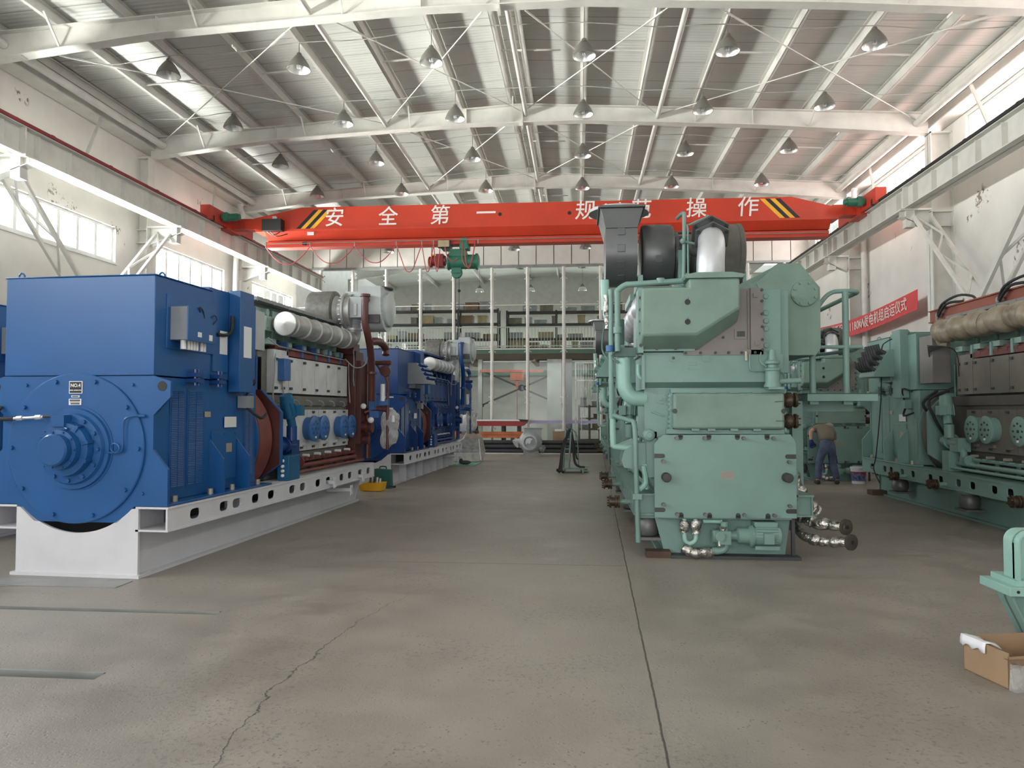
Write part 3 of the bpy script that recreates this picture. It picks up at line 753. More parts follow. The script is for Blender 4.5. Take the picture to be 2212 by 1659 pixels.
def engine(P, root):
    sty = P['style']
    b = MB(); b.box(-.55, .55, 2.64, 6.05, .62, 1.80); b.box(-.46, .50, 2.64, 6.0, 1.80, 2.42); b.box(-.62, .62, 2.66, 6.0, .676, .80); b.box(-.3, .3, 2.7, 5.6, 2.4, 2.62)
    b.box(.5, .58, 2.80, 5.75, 1.66, 1.80)
    o = b.build('engine_block', P['body'], root, .008)
    n = 6; y0, y1 = 2.90, 5.66
    for i in range(n):                                               # camshaft covers above, crankcase doors below
        ya = y0 + (y1 - y0) * i / n; yb = y0 + (y1 - y0) * (i + 1) / n
        b = MB(); b.box(.50, .60, ya + .006, yb - .006, 1.83, 2.34 if i else 2.42); b.m = 1
        for z in (1.88, 2.27):
            for y in ((ya + .03,) if i else (ya + .03, ya + .25)): b.box(.60, .62, y, y + .07, z, z + .035)
        b.build('side_cover', [P['cover'], 'bolt_dark'], root)
    for i in range(n):
        ya = 3.16 + (5.72 - 3.16) * i / n; yb = 3.16 + (5.72 - 3.16) * (i + 1) / n
        b = MB(); b.box(.54, .60, ya + .006, yb - .006, 1.0, 1.60); b.m = 1
        for z in (1.03, 1.55): b.box(.60, .62, (ya + yb) / 2 - .035, (ya + yb) / 2 + .035, z, z + .03)
        b.m = 0; b.box(.60, .64, (ya + yb) / 2 + .05, (ya + yb) / 2 + .13, 1.07, 1.11)
        b.build('crankcase_door', [P['cover'], 'bolt_dark'], root)
    for y in (4.01, 4.39, 5.23, 5.59) if sty == 'blue' else (3.53, 3.90, 4.68, 5.05):
        b = MB(); b.lathe([(.17, 0), (.17, .10), (.19, .105), (.195, .135), (.18, .145), (.0, .145)], (.59, y, 1.32), (1, 0, 0), 28); b.m = 1
        b.bolts([(.735, y + .10 * math.cos(a), 1.32 + .10 * math.sin(a)) for a in [2 * PI * i / 8 for i in range(8)]], (1, 0, 0), .016, .008); b.bolts([(.735, y + .01, 1.32)], (1, 0, 0), .022, .01)
        b.m = 2; b.bolts([(.735, y, 1.19)], (1, 0, 0), .018, .014, 10)
        b.build('relief_valve', [P['door'], 'bolt_dark' if sty != 'blue' else 'blue_paint', 'label_white'], root)
    b = MB(); b.box(.35, .58, 3.12, 5.70, 2.36, 2.44); b.box(.42, .52, 3.1, 5.66, 2.44, 2.50)
    for i in range(11): b.box(.52, .585, 3.2 + i * .23, 3.30 + i * .23, 2.40, 2.45)
    b.build('fuel_ledge', P['ledge'], root)
    for i in range(5): y = 3.30 + i * .51; b = MB(); b.box(.44, .60, y, y + .05, 2.36, 2.55); b.build('pump_bracket', P['post'], root)
    for i in range(6):
        y = 2.72 + i * .50
        b = MB(); b.box(-.30, .42, y, y + .40, 2.58, 2.98); b.box(.42, .55, y + .06, y + .30, 2.66, 2.86); b.cyl((.42, y + .2, 2.92), (.50, y + .2, 2.92), .05, 10)
        b.box(.36, .58, y + .1, y + .3, 2.48, 2.56); b.bolts([(.55, y + .1, 2.7), (.55, y + .26, 2.7), (.55, y + .1, 2.82), (.55, y + .26, 2.82)], (1, 0, 0), .014, .012)
        b.build('cylinder_head', P['head'], root, .012)
    b = MB(); b.box(-.50, .56, 2.50, 5.35, 3.03, 3.075)
    for i in range(7): b.box(.555, .565, 2.5 + i * .475, 2.512 + i * .475, 3.02, 3.07)
    b.box(-.3, .4, 2.6, 5.2, 2.98, 3.03); b.build('head_cover', P['hood'], root)
    # exhaust manifold
    X, Z, r = (.76, 2.76, .145) if P['wrap'] == 'steel' else (.76, 2.80, .15)
    b = MB()
    if P['wrap'] == 'steel':
        prof = [(0, 0), (r + .02, 0), (r + .02, .03), (r, .035)]
        for i in range(6):
            a = .10 + i * .40; prof += [(r, a), (r + .02, a + .01), (r + .02, a + .04), (r - .01, a + .05), (r + .012, a + .2), (r - .01, a + .35)]
        b.lathe(prof, (X, 2.89, Z), (0, 1, 0), 26); b.m = 1; b.lathe([(0, 0), (r + .005, 0), (r + .012, -.006), (0, -.012)][::-1], (X, 2.89, Z), (0, 1, 0), 26); b.m = 0
        b.tube([(X, 5.22, Z), (X, 5.34, Z), (X, 5.44, Z + .04), (X, 5.49, Z + .10), (X, 5.50, Z + .18)], .13, 18, 4)
        mm = [P['manifold'], 'machined' if sty == 'blue' else P['manifold']]
    else:
        rnd = random.Random(3); pts = []; rr = []
        for i in range(46):
            pts.append((X + rnd.uniform(-.008, .008), 2.72 + i * .072, Z + .012 * math.sin(i * .9))); rr.append(r * (1.14 if i % 7 not in (0, 6) else .93) + rnd.uniform(-.012, .014))
        pts[0] = (X, 2.70, Z); rr[0] = .08
        b.tube(pts, rr, 20, 3); mm = P['manifold']
        b.tube([(X, 2.80, Z - .06), (X - .02, 2.74, Z - .16), (X - .08, 2.82, Z - .2)], [.1, .07, .04], 12, 3)
    k = b.build('exhaust_manifold', mm, root)
    b = MB()
    for i in range(6): b.cyl((.40, 2.98 + i * .5, 2.76), (X - .05, 2.98 + i * .5, Z), .075, 12)
    b.build('exhaust_branch', P['body'], k)
    # lower deck: service pipes and drip tray
    b = MB(); b.cyl((.72, 3.1, .80), (.72, 5.75, .80), .035, 10); b.cyl((.80, 2.9, .735), (.80, 5.95, .735), .022, 8); b.box(.60, .70, 3.05, 5.8, .86, .90)
    for i in range(12): b.cyl((.68, 3.2 + i * .22, .89), (.76, 3.2 + i * .22, .90), .014, 6)
    for i in range(6): b.box(.625, .66, 3.0 + i * .5, 3.04 + i * .5, .70, .86)
    b.lathe([(.05, 0), (.08, 0), (.08, .03), (.05, .03)], (.72, 3.45, .86), (0, 1, 0), 14)
    b.build('service_pipe', P['low'], root)
    for y in [3.45 + i * .42 for i in range(6)]:
        b = MB(); b.cyl((.60, y, .93), (.70, y, .93), .022, 8); b.build('drain_valve', 'plate_metal' if sty == 'green' else 'frame_white', root)
    # pre-lubrication pump with upright motor
    b = MB(); b.cyl((.80, 3.0, 1.50), (.78, 2.92, 1.74), .095, 18); b.cyl((.78, 2.92, 1.74), (.775, 2.90, 1.80), .085, 18); b.cyl((.81, 3.04, 1.38), (.80, 3.0, 1.50), .06, 14); b.box(.86, .96, 2.98, 3.10, 1.52, 1.66)
    for i in range(8):
        a = 2 * PI * i / 8; b.bar((.80 + .1 * math.cos(a), 3.0 + .1 * math.sin(a), 1.52), (.785 + .1 * math.cos(a), 2.94 + .1 * math.sin(a), 1.68), .012, .012)
    mo = b.build('pump_motor', P['motor'], root)
    b = MB(); b.cyl((.72, 2.75, 1.12), (.72, 3.22, 1.10), .085, 16); b.lathe([(.12, 0), (.12, .03)], (.72, 2.92, 1.12), (0, 1, 0), 18); b.box(.62, .80, 3.05, 3.3, .98, 1.18); b.cyl((.80, 3.05, 1.18), (.80, 3.05, 1.38), .07, 12)
    b.tube([(.72, 3.22, 1.05), (.72, 3.3, .95), (.72, 3.25, .8)], .05, 12, 3); b.box(.66, .84, 2.9, 3.1, .68, .98)
    b.build('oil_pump', P['pump'], mo)
    if sty == 'blue':
        b = MB(); b.box(.80, .96, 2.62, 2.96, .68, 1.0); b.prism([(.80, .68), (.96, .68), (.80, .5)], 'y', 2.64, 2.94)
        c = b.build('control_box', P['motor'], root, .006)
        b = MB()
        for z in (.745, .805, .865, .935): b.lathe([(.022, 0), (.022, .02), (.012, .03)], (.88, 2.62, z), (0, -1, 0), 12)
        b.build('control_knob', 'label_white', c)
        b = MB(); b.box(.60, .70, 3.02, 3.22, 2.00, 2.30); b.build('gauge_box', 'blue_door', root, .006)
        b = MB(); b.box(.50, .66, 2.12, 2.52, 2.36, 2.86); b.build('control_cabinet', 'turbo_grey', root, .006)
        b = MB()
        for pts in ([(.60, 2.95, 2.36), (.63, 2.88, 2.1), (.63, 2.86, 1.7), (.62, 3.4, 1.66)], [(.62, 3.1, 2.0), (.64, 3.12, 1.8), (.63, 3.0, 1.7)], [(.62, 2.7, 2.55), (.65, 2.9, 2.47), (.62, 3.3, 2.46), (.62, 5.5, 2.44)], [(.75, 5.55, 2.62), (.72, 5.66, 2.4), (.70, 5.7, 2.1), (.68, 5.9, 1.8), (.68, 5.85, 1.6)], [(.9, 5.9, 2.75), (.86, 5.85, 2.4), (.75, 5.65, 2.32), (.66, 5.4, 2.45)], [(.6, 5.72, 2.4), (.62, 5.7, 2.0), (.64, 5.7, 1.72)]): b.tube(pts, .010, 6, 5)
        for i in range(5): b.tube([(.61, 3.5 + i * .45, 1.74), (.66, 3.55 + i * .45, 1.72), (.66, 3.6 + i * .45, 1.66), (.62, 3.62 + i * .45, 1.66)], .008, 5, 3)
        b.build('wiring', 'crate_grey', root)
    else:
        b = MB(); b.box(.52, .80, 2.12, 2.56, 2.02, 2.78); c = b.build('control_cabinet', 'plate_brown' if P['cab'] == 'brown' else P['gen'], root, .006)
        b = MB()
        for i in range(7): b.tube([(.80, 2.40 + .01 * i, 2.62 - .03 * i), (.84, 2.6, 2.60 - .015 * i), (.72, 2.85, 2.56), (.62, 2.95, 2.45), (.62, 3.0, 2.1)], .008, 5, 4)
        b.build('wiring', 'black_rubber', c)
        b = MB()
        for pts in ([(.62, 2.7, 1.9), (.9, 2.65, 1.75), (.86, 2.75, 1.45), (.70, 2.7, 1.2)], [(.75, 2.6, 1.9), (.95, 2.55, 1.7), (.80, 2.5, 1.5)]): b.tube(pts, .022, 8, 4)
        b.build('hose', 'black_rubber', root)

def turbo_duct(b, x0, x1, y, z, r, top, fl=.065):
    b.prism(arc(y, z, r, 180, 360, 20) + [(y + r, top - .27), (y - r, top - .27)], 'x', x0, x1)
    vs = [(x, yy, zz) for zz, e in ((top - .27, 0), (top - .03, fl)) for x, yy in ((x0 - e, y - r), (x1 + e, y - r), (x1 + e, y + r), (x0 - e, y + r))]
    b.add(vs, [(0, 3, 2, 1), (4, 5, 6, 7), (0, 1, 5, 4), (1, 2, 6, 5), (2, 3, 7, 6), (3, 0, 4, 7)])
    if fl: b.box(x0 - .09, x1 + .09, y - r - .03, y + r + .03, top - .03, top)

def turbo_blue(P, root):
    Y, Z = 5.45, 3.26
    b = MB(); b.lathe([(.14, 0), (.33, 0), (.345, .02), (.345, .42), (.31, .44), (.27, .44)], (.06, Y, Z), (1, 0, 0), 36)
    o = b.build('turbocharger', 'turbo_mesh', root)
    b = MB(); b.lathe([(.27, 0), (.23, .05), (.24, .12), (.29, .14), (.31, .16), (.31, .19), (.27, .2), (.27, .25), (.29, .26), (.29, .29), (.1, .3)], (.50, Y, Z), (1, 0, 0), 36)
    for i in range(20): a = 2 * PI * i / 20; b.bar((.60, Y + .27 * math.cos(a), Z + .27 * math.sin(a)), (.70, Y + .27 * math.cos(a), Z + .27 * math.sin(a)), .025, .02)
    b.build('turbine_ring', 'manifold_steel', o)
    b = MB(); b.box(.78, 1.0, Y - .20, Y + .24, Z - .13, Z + .22); b.box(.86, .92, Y - .22, Y - .2, Z - .1, Z + .1); b.box(.66, 1.0, Y - .05, Y + .3, Z + .2, Z + .33); b.build('turbine_inlet', P['turbo'], o, .01)
    b = MB(); turbo_duct(b, 1.04, 1.36, Y + .05, Z + .02, .37, 3.66, 0); b.m = 1; b.lathe([(.29, 0), (.29, .05), (.26, .07), (0, .07)], (1.36, Y + .05, Z + .02), (1, 0, 0), 10); b.m = 0
    b.bolts([(1.36, Y + .05 + .33 * math.cos(a), Z + .05 + .33 * math.sin(a)) for a in [PI + PI * i / 8 for i in range(9)]], (1, 0, 0), .012, .012)
    d = b.build('outlet_duct', [P['turbo'], P['turbo']], o)
    b = MB(); b.lathe([(.20, 0), (.25, 0), (.25, .02), (.20, .02)], (1.20, Y + .05, 3.63), (0, 0, 1), 28); b.build('duct_flange', 'rack_dark', d)
    b = MB(); b.box(1.12, 1.34, Y - .335, Y - .28, Z - .24, Z - .10); b.build('duct_plate', 'rack_dark', d)
    b = MB(); b.lathe([(.16, 0), (.16, .025), (.13, .03)] + [(.125 + .012 * (i % 2), .045 + i * .018) for i in range(10)] + [(.13, .235), (.155, .24), (.155, .27)], (.755, 5.50, 2.94), (0, 0, 1), 24); b.build('bellows', 'silver', o)

def module_blue(P, root):
    c = P['pumpc']
    b = MB(); b.box(-.70, .72, 5.75, 6.15, .72, 2.62); b.box(.60, .80, 5.80, 6.10, 1.0, 2.45); b.box(-.6, .7, 5.70, 6.0, 2.55, 2.75)
    b.build('cooler_module', c, root, .01)
    b = MB(); b.tube([(1.13, 5.03, 3.46), (1.13, 5.03, 3.05), (1.15, 5.12, 2.82), (1.14, 5.3, 2.55), (1.09, 5.5, 2.2), (1.06, 5.6, 1.75)], .058, 14, 4); b.cyl((1.13, 5.03, 3.40), (1.13, 5.25, 3.40), .05, 12); b.lathe([(.085, 0), (.085, .04)], (1.13, 5.03, 3.44), (0, 0, 1), 14); b.lathe([(.085, 0), (.085, .04)], (1.09, 5.5, 2.2), (0, 0, 1), 14)
    b.tube([(1.15, 5.2, 2.72), (1.16, 5.7, 2.76), (1.16, 6.02, 2.68), (1.17, 6.02, 2.56)], .065, 12, 4); b.cyl((1.0, 5.98, 2.42), (1.28, 5.98, 2.42), .04, 10); b.lathe([(.06, 0), (.10, 0), (.10, .03), (.06, .03)], (1.17, 6.0, 2.28), (0, -1, 0), 16)
    b.tube([(1.0, 6.0, 2.4), (1.18, 6.02, 2.15), (1.22, 6.02, 1.9)], .02, 8, 3)
    b.cyl((.82, 6.1, 2.4), (.82, 6.1, .75), .05, 12); b.cyl((1.2, 6.05, 2.45), (1.2, 6.05, .9), .028, 10); b.tube([(.8, 6.0, 1.55), (1.0, 6.05, 1.62), (1.2, 6.05, 1.6)], .05, 10, 3)
    b.cyl((.72, 5.9, 1.30), (.98, 5.9, 1.30), .10, 16); b.cyl((.78, 5.95, 1.08), (.9, 5.95, 1.08), .08, 14); b.lathe([(.13, 0), (.13, .04)], (.88, 5.9, 1.30), (1, 0, 0), 16)
    b.build('cooling_pipe', c, root)
    b = MB(); b.cyl((1.12, 6.02, 2.05), (1.12, 6.02, 1.75), .045, 12); b.cyl((1.3, 6.05, 1.5), (1.3, 6.05, 1.38), .03, 10); b.ball((.86, 5.76, 1.66), .05); b.ball((.98, 5.8, 1.42), .055); b.cyl((1.02, 6.1, 1.62), (1.28, 6.1, 1.62), .014, 8); b.cyl((1.1, 6.06, 1.82), (1.3, 6.06, 1.82), .012, 8)
    b.m = 1; b.box(1.06, 1.22, 6.0, 6.1, 1.68, 1.78); b.box(.90, 1.0, 5.92, 6.02, 1.60, 1.9); b.box(.9, 1.04, 5.95, 6.05, 1.46, 1.58)
    b.build('gauge_group', ['label_white', 'blue_door'], root)
    rnd = random.Random(5)
    b = MB(); pts = []; rr = []
    for i, (z, q) in enumerate(((1.62, .03), (1.58, .10), (1.48, .15), (1.36, .165), (1.24, .14), (1.16, .155), (1.05, .15), (.97, .13), (.95, .05))): pts.append((1.19 + rnd.uniform(-.015, .015), 6.18, z)); rr.append(q)
    b.tube(pts, rr, 14, 3); b.ball((1.32, 6.16, 1.46), (.07, .08, .09))
    b.build('plastic_cover', 'sheet_plastic', root)
def front_green(P, root):
    """everything on the free end of the engine; u(X) turns the width measured across the front into the set's own axis"""
    g = P['gen']; u = lambda X: 1.56 - X
    def bx(b, Xa, Xb, ya, yb, za, zb): b.box(u(Xb), u(Xa), ya, yb, za, zb)
    def poly(b, pts, ya, yb): b.prism([(u(X), z) for X, z in pts], 'y', ya, yb)
    # lower cover plate
    b = MB(); poly(b, [(.81, .436), (2.30, .445), (2.30, 1.245), (2.245, 1.335), (.905, 1.325), (.81, 1.234)], 6.16, 6.20); b.m = 1
    for X in (1.09, 1.39, 1.69, 2.0):
        for z, s in ((1.30, 1), (.47, -1)): b.cyl((u(X), 6.195, z), (u(X), 6.2025, z), .026, 12); bx(b, X - .026, X + .026, 6.198, 6.2025, min(z, z + .035 * s), max(z, z + .035 * s))
    for X, s in ((.90, -1), (2.21, 1)):
        for z in (1.10, .52): b.cyl((u(X), 6.195, z), (u(X), 6.2025, z), .024, 12); bx(b, min(X, X + .09 * s), max(X, X + .09 * s), 6.198, 6.2012, z - .024, z + .024)
    k = b.build('front_cover', [g, 'bolt_dark'], root)
    for X, z in [(X, z) for X in (1.045, 1.34, 1.75, 2.06) for z in (1.295, .478)] + [(X, z) for X in (.90, 2.22) for z in (1.045, .58)]:
        b = MB(); b.bolts([(u(X), 6.2, z)], (0, 1, 0), .02, .07, 8); b.build('cover_bolt', 'pad_steel', k)
    for X, z in ((.93, .875), (2.195, .88)):
        b = MB(); b.lathe([(.050, 0), (.050, .10), (.042, .115), (.022, .116)], (u(X), 6.2, z), (0, 1, 0), 18); b.build('cover_knob', 'knob_dark', k)
    b = MB(); bx(b, 1.51, 1.645, 6.2, 6.203, .855, .94); b.m = 1
    for z in (.868, .885, .905, .922): bx(b, 1.525, 1.63, 6.2028, 6.2036, z, z + .006)
    b.build('notice_plate', ['notice_face', 'notice_ink'], k)
    # case behind the plate
    b = MB(); bx(b, .86, 2.26, 5.0, 6.16, .42, 1.30); bx(b, .72, 2.24, 5.1, 6.02, 1.28, 1.90); b.m = 1; bx(b, .95, 2.2, 5.9, 6.14, 1.335, 1.388); bx(b, 1.0, 2.2, 5.9, 6.10, 1.782, 1.83); b.m = 0  # filler strips added in the gaps, standing for the shade there
    bx(b, 2.24, 2.36, 5.6, 6.05, .62, .95); bx(b, .74, .86, 5.8, 6.02, .85, 1.36)
    b.bolts([(u(.97), 6.02, 1.40 + i * .052) for i in range(9)], (0, 1, 0), .011, .012); b.lathe([(.055, 0), (.055, .008)], (u(.90), 6.02, 1.72), (0, 1, 0), 16); b.m = 1; b.bolts([(u(.90), 6.03, 1.72)], (0, 1, 0), .022, .01)
    b.bar((u(.80), 6.03, 1.58), (u(.93), 6.03, 1.53), .02, .02)
    b.m = 0; b.lathe([(.068, 0), (.068, .03), (.058, .035), (.058, .05), (.03, .055), (.03, .08)], (u(.765), 6.05, 1.32), (0, 1, 0), 20); b.bolts([(u(.765) + .05 * math.cos(a), 6.085, 1.32 + .05 * math.sin(a)) for a in [2 * PI * i / 8 for i in range(8)]], (0, 1, 0), .008, .012)
    b.prism([(u(.47), 1.03), (u(.50), .95), (u(.75), .93), (u(.75), 1.23), (u(.62), 1.22), (u(.5), 1.14)], 'y', 5.55, 5.95); b.bar((u(.45), 5.75, 1.17), (u(.62), 5.75, 1.24), .3, .06, (0, 0, 1))
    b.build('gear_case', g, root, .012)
    # lube cooler box
    b = MB(); bx(b, 1.015, 2.185, 5.95, 6.22, 1.39, 1.78); c = b.build('oil_cooler', 'green_cast', root, .03)
    b = MB(); bx(b, .985, 1.02, 6.0, 6.12, 1.37, 1.78)
    for z in (1.42, 1.47, 1.52, 1.60, 1.66, 1.71, 1.75): q = MB(); q.lathe([(.018, 0), (.018, .02)], (u(.985), 6.11, z), (0, 1, 0), 8); q.build('flange_bolt', g, c)
    for X in (1.25, 1.42, 1.66, 1.9): bx(b, X - .04, X + .04, 6.14, 6.2, 1.372, 1.395); bx(b, X - .05, X + .05, 6.14, 6.21, 1.778, 1.79)
    b.build('cooler_flange', g, c)
    b = MB()
    for X in (1.03, 2.17): b.cyl((u(X), 6.19, 1.585), (u(X), 6.225, 1.585), .026, 12)
    b.bar((u(2.08), 6.222, 1.685), (u(2.165), 6.222, 1.69), .012, .006); b.bar((u(2.09), 6.222, 1.48), (u(2.18), 6.222, 1.48), .012, .006)
    b.build('cooler_eye', 'bolt_dark', c)
    for z in (1.705, 1.475):
        b = MB(); b.lathe([(.05, 0), (.075, .0), (.075, .03), (.06, .035)] + [(.085, .07), (.085, .11), (.06, .14), (.08, .145), (.08, .17), (.05, .175)], (u(2.19), 6.02, z), (-1, 0, 0), 20); b.bolts([(u(2.37), 6.02 + .06 * math.cos(a), z + .06 * math.sin(a)) for a in (.5, 1.8, 3.1, 4.4, 5.6)], (-1, 0, 0), .01, .02); b.build('rubber_coupling', 'rust_brass', c)
    # middle casing
    b = MB(); bx(b, .70, 2.20, 5.2, 6.12, 1.90, 2.20)
    b.add([(u(X), y, z) for X, y, z in ((.70, 6.12, 1.90), (2.20, 6.12, 1.90), (2.16, 5.95, 1.80), (.74, 5.95, 1.80), (.70, 5.2, 1.90), (2.2, 5.2, 1.90))], [(0, 1, 2, 3), (3, 2, 5, 4), (0, 3, 4), (1, 5, 2)])
    bx(b, .69, .72, 5.2, 6.14, 1.82, 2.2); bx(b, 1.14, 1.24, 6.12, 6.13, 1.90, 1.935)
    for X in (1.03, 1.38): b.lathe([(.045, 0), (.045, .008)], (u(X), 6.12, 2.165), (0, 1, 0), 18)
    bx(b, 1.19, 1.28, 6.12, 6.124, 2.085, 2.115); bx(b, 1.19, 1.29, 6.12, 6.124, 2.035, 2.055)
    b.m = 1; b.bolts([(u(1.03), 6.128, 2.165)], (0, 1, 0), .018, .006)
    b.build('middle_casing', [g, 'bolt_dark'], root, .012)
    # charge air box
    fa = [(.675, 2.395), (1.25, 2.40), (1.70, 2.68), (1.70, 3.0), (1.17, 3.0), (1.17, 2.905), (.675, 2.905)]; fb = [(.655, 2.25), (1.29, 2.25), (1.72, 2.55)] + fa[3:]
    b = MB(); n = len(fa); b.add([(u(X), 6.36, z) for X, z in fa] + [(u(X), 6.12, z) for X, z in fb], [tuple(range(n)), tuple(range(n, 2 * n))[::-1]] + [(i, n + i, n + (i + 1) % n, (i + 1) % n) for i in range(n)])
    a = b.build('air_box', 'green_cast', root, .022)
    b = MB(); poly(b, [(.655, 2.24), (1.26, 2.24), (1.26, 2.40), (.655, 2.40)], 6.0, 6.14); poly(b, [(.645, 2.22), (.70, 2.22), (.70, 2.93), (.645, 2.93)], 5.9, 6.20); bx(b, .66, 2.1, 5.3, 6.02, 2.2, 2.93); bx(b, .64, 1.75, 5.6, 6.06, 2.93, 2.96); bx(b, .7, 2.05, 6.0, 6.10, 2.19, 2.23)
    b.m = 1; b.bolts([(u(.672), 6.2, 2.30 + i * .13) for i in range(5)] + [(u(.85 + .2 * i), 6.14, 2.27) for i in range(2)], (0, 1, 0), .02, .02)
    b.build('air_box_flange', [g, 'bolt_dark'], a, .006)
    for z in (2.746, 2.534):
        b = MB(); b.cyl((u(1.152), 6.34, z), (u(1.152), 6.367, z), .030, 16); b.m = 1; b.lathe([(.034, 0), (.034, .008), (.028, .008)], (u(1.152), 6.356, z + .0), (0, 1, 0), 16); b.ball((u(1.152), 6.36, z + .042), .014, 8, 6)
        b.build('air_box_port', ['black', 'green_cast'], a)
    b = MB(); poly(b, [(1.14, 3.0), (1.73, 3.0), (1.75, 3.035), (1.62, 3.06), (1.24, 3.06), (1.12, 3.035)], 6.0, 6.38); b.build('elbow_base', 'green_cast', a, .008)
    b = MB(); b.tube([(u(1.45), 6.05, 3.05), (u(1.45), 6.06, 3.24), (u(1.465), 6.03, 3.38), (u(1.48), 5.94, 3.50), (u(1.49), 5.83, 3.57)], [.155, .152, .150, .145, .14], 24, 4); e = b.build('charge_elbow', 'silver', a)
    b = MB(); p = Vector((u(1.49), 5.92, 3.52)); d = Vector((0, -.80, .6)).normalized()
    for off, rr in ((0, .21), (-.14, .23)):
        hexa = [(rr * math.cos(PI / 6 + i * PI / 3), rr * .92 * math.sin(PI / 6 + i * PI / 3)) for i in range(6)]
        e1 = Vector((1, 0, 0)); e2 = d.cross(e1)
        vs = [p - d * (off) + e1 * hx + e2 * hy for hx, hy in hexa] + [p - d * (off - .035) + e1 * hx + e2 * hy for hx, hy in hexa]
        b.m = 0; b.add(vs, [tuple(range(6)), tuple(range(6, 12))[::-1]] + [(i, 6 + i, 6 + (i + 1) % 6, (i + 1) % 6) for i in range(6)])
        b.m = 1; b.bolts([p - d * (off) + e1 * hx * .84 + e2 * hy * .84 for hx, hy in hexa], -d, .02, .02)
    b.build('elbow_flange', ['turbo_dark', 'bolt_dark'], e)
    # grey plate
    b = MB(); poly(b, [(1.14, 2.20), (1.99, 2.20), (1.99, 2.925), (1.60, 2.925), (1.60, 2.5)], 6.02, 6.10); bx(b, 1.86, 1.99, 6.1, 6.13, 2.2, 2.925); bx(b, 1.14, 1.99, 6.1, 6.13, 2.195, 2.25); bx(b, 1.83, 1.845, 6.1, 6.118, 2.26, 2.9)
    for X, z in ((1.91, 2.84), (1.92, 2.32), (1.24, 2.295)): bx(b, X - .022, X + .022, 6.1, 6.145, z - .022, z + .022)
    bx(b, 1.69, 1.82, 6.1, 6.112, 2.37, 2.48)
    b.m = 1; b.bolts([(u(1.98), 6.13, z) for z in (2.25, 2.36, 2.5, 2.64, 2.78, 2.9)] + [(u(X), 6.13, 2.22) for X in (1.16, 1.32, 1.48, 1.62, 1.76, 1.9)] + [(u(1.57), 6.1, 2.49), (u(1.57), 6.1, 2.39)], (0, 1, 0), .016, .018); bx(b, 1.715, 1.80, 6.112, 6.116, 2.395, 2.455)
    b.build('side_plate', ['plate_brown', 'bolt_dark'], root)
    b = MB(); bx(b, 1.99, 2.20, 5.6, 6.06, 2.0, 2.92); bx(b, 2.19, 2.29, 5.5, 6.02, 2.0, 2.92)
    for z in (2.84, 2.66, 2.57, 2.485, 2.30): b.lathe([(.032, 0), (.032, .01), (.015, .012)], (u(2.04), 6.06, z), (0, 1, 0), 14)
    b.build('side_column', g, root, .008)
    b = MB(); b.prism([(u(X), z) for X, z in ((2.03, 3.05), (2.27, 3.275), (2.52, 3.27), (2.735, 2.99), (2.735, 2.30), (2.68, 2.22), (2.33, 2.22), (2.2, 2.6))], 'y', 4.6, 5.68)
    b.prism([(u(X), z) for X, z in ((2.27, 3.27), (1.72, 2.99), (1.80, 2.90), (2.3, 2.9))], 'y', 4.7, 5.50); b.prism([(u(X), z) for X, z in ((2.26, 3.20), (1.85, 2.98), (2.0, 2.93), (2.26, 2.93))], 'y', 5.5, 5.66)
    b.lathe([(.152, 0), (.152, .03), (.0, .032)], (u(2.56), 5.68, 2.925), (0, 1, 0), 28)
    b.bolts([(u(2.56) + .125 * math.cos(a), 5.71, 2.925 + .125 * math.sin(a)) for a in [2 * PI * (i + .5) / 8 for i in range(8)]], (0, 1, 0), .018, .022, 8)
    b.build('filter_housing', 'green_cast', root, .012)
    # regulating valve at the corner
    b = MB(); b.lathe([(.03, 0), (.09, .0), (.09, .02), (.075, .05), (.075, .17), (.085, .18), (.085, .2), (.05, .21), (.05, .24), (.075, .25), (.075, .28), (.045, .29), (.03, .40)], (u(2.06), 6.22, 1.84), (0, 0, 1), 20)
    b.cyl((u(2.12), 6.22, 1.90), (u(2.35), 6.22, 1.91), .03, 10); bx(b, 2.0, 2.16, 6.15, 6.3, 1.815, 1.84); b.tube([(u(1.84), 6.15, 2.2), (u(1.84), 6.17, 2.05), (u(1.88), 6.17, 2.02), (u(2.1), 6.17, 2.02), (u(2.2), 6.15, 1.98), (u(2.2), 6.1, 1.86)], .010, 6, 3)
    b.tube([(u(1.96), 6.15, 2.22), (u(1.94), 6.2, 2.12), (u(2.0), 6.22, 2.06)], .008, 6, 3)
    b.build('control_valve', g, root)
    b = MB(); b.cyl((u(1.80), 6.16, 2.13), (u(1.80), 6.16, 2.23), .016, 8); b.build('brass_cock', 'plate_metal', root)
    # turbocharger across the top
    Y, Z = 5.15, 3.50
    b = MB(); turbo_duct(b, u(.69), u(.32), Y + .1, Z, .40, 4.0)
    for a in (0, -.02, -.5, -.95):
        nv = Vector((0, math.cos(a), math.sin(a))); p = Vector((u(.50), Y + .1, Z + (.19 if a == 0 else 0))) + nv * .40
        b.bar(p - Vector((.045, 0, 0)), p + Vector((.045, 0, 0)), .09, .012, nv)
    t = b.build('turbocharger', 'turbo_dark', root, .006)
    b = MB(); b.lathe([(.12, -.005), (.365, 0), (.365, .035), (.25, .04), (.22, .06), (.0, .065)], (u(.49), Y + .1, 4.0), (0, 0, 1), 40); b.bolts([(u(.49) + .33 * math.cos(a), Y + .1 + .33 * math.sin(a), 4.035) for a in [2 * PI * i / 12 for i in range(12)]], (0, 0, 1), .014, .02)
    b.build('duct_flange', 'manifold_steel', t)
    b = MB(); b.lathe([(.2, 0), (.30, 0), (.355, .01), (.37, .035), (.375, .2), (.37, .36), (.35, .385), (.2, .39)], (u(.755), Y, Z), (-1, 0, 0), 44)
    s_ = MB(); b.build('air_silencer', 'turbo_dark', t)
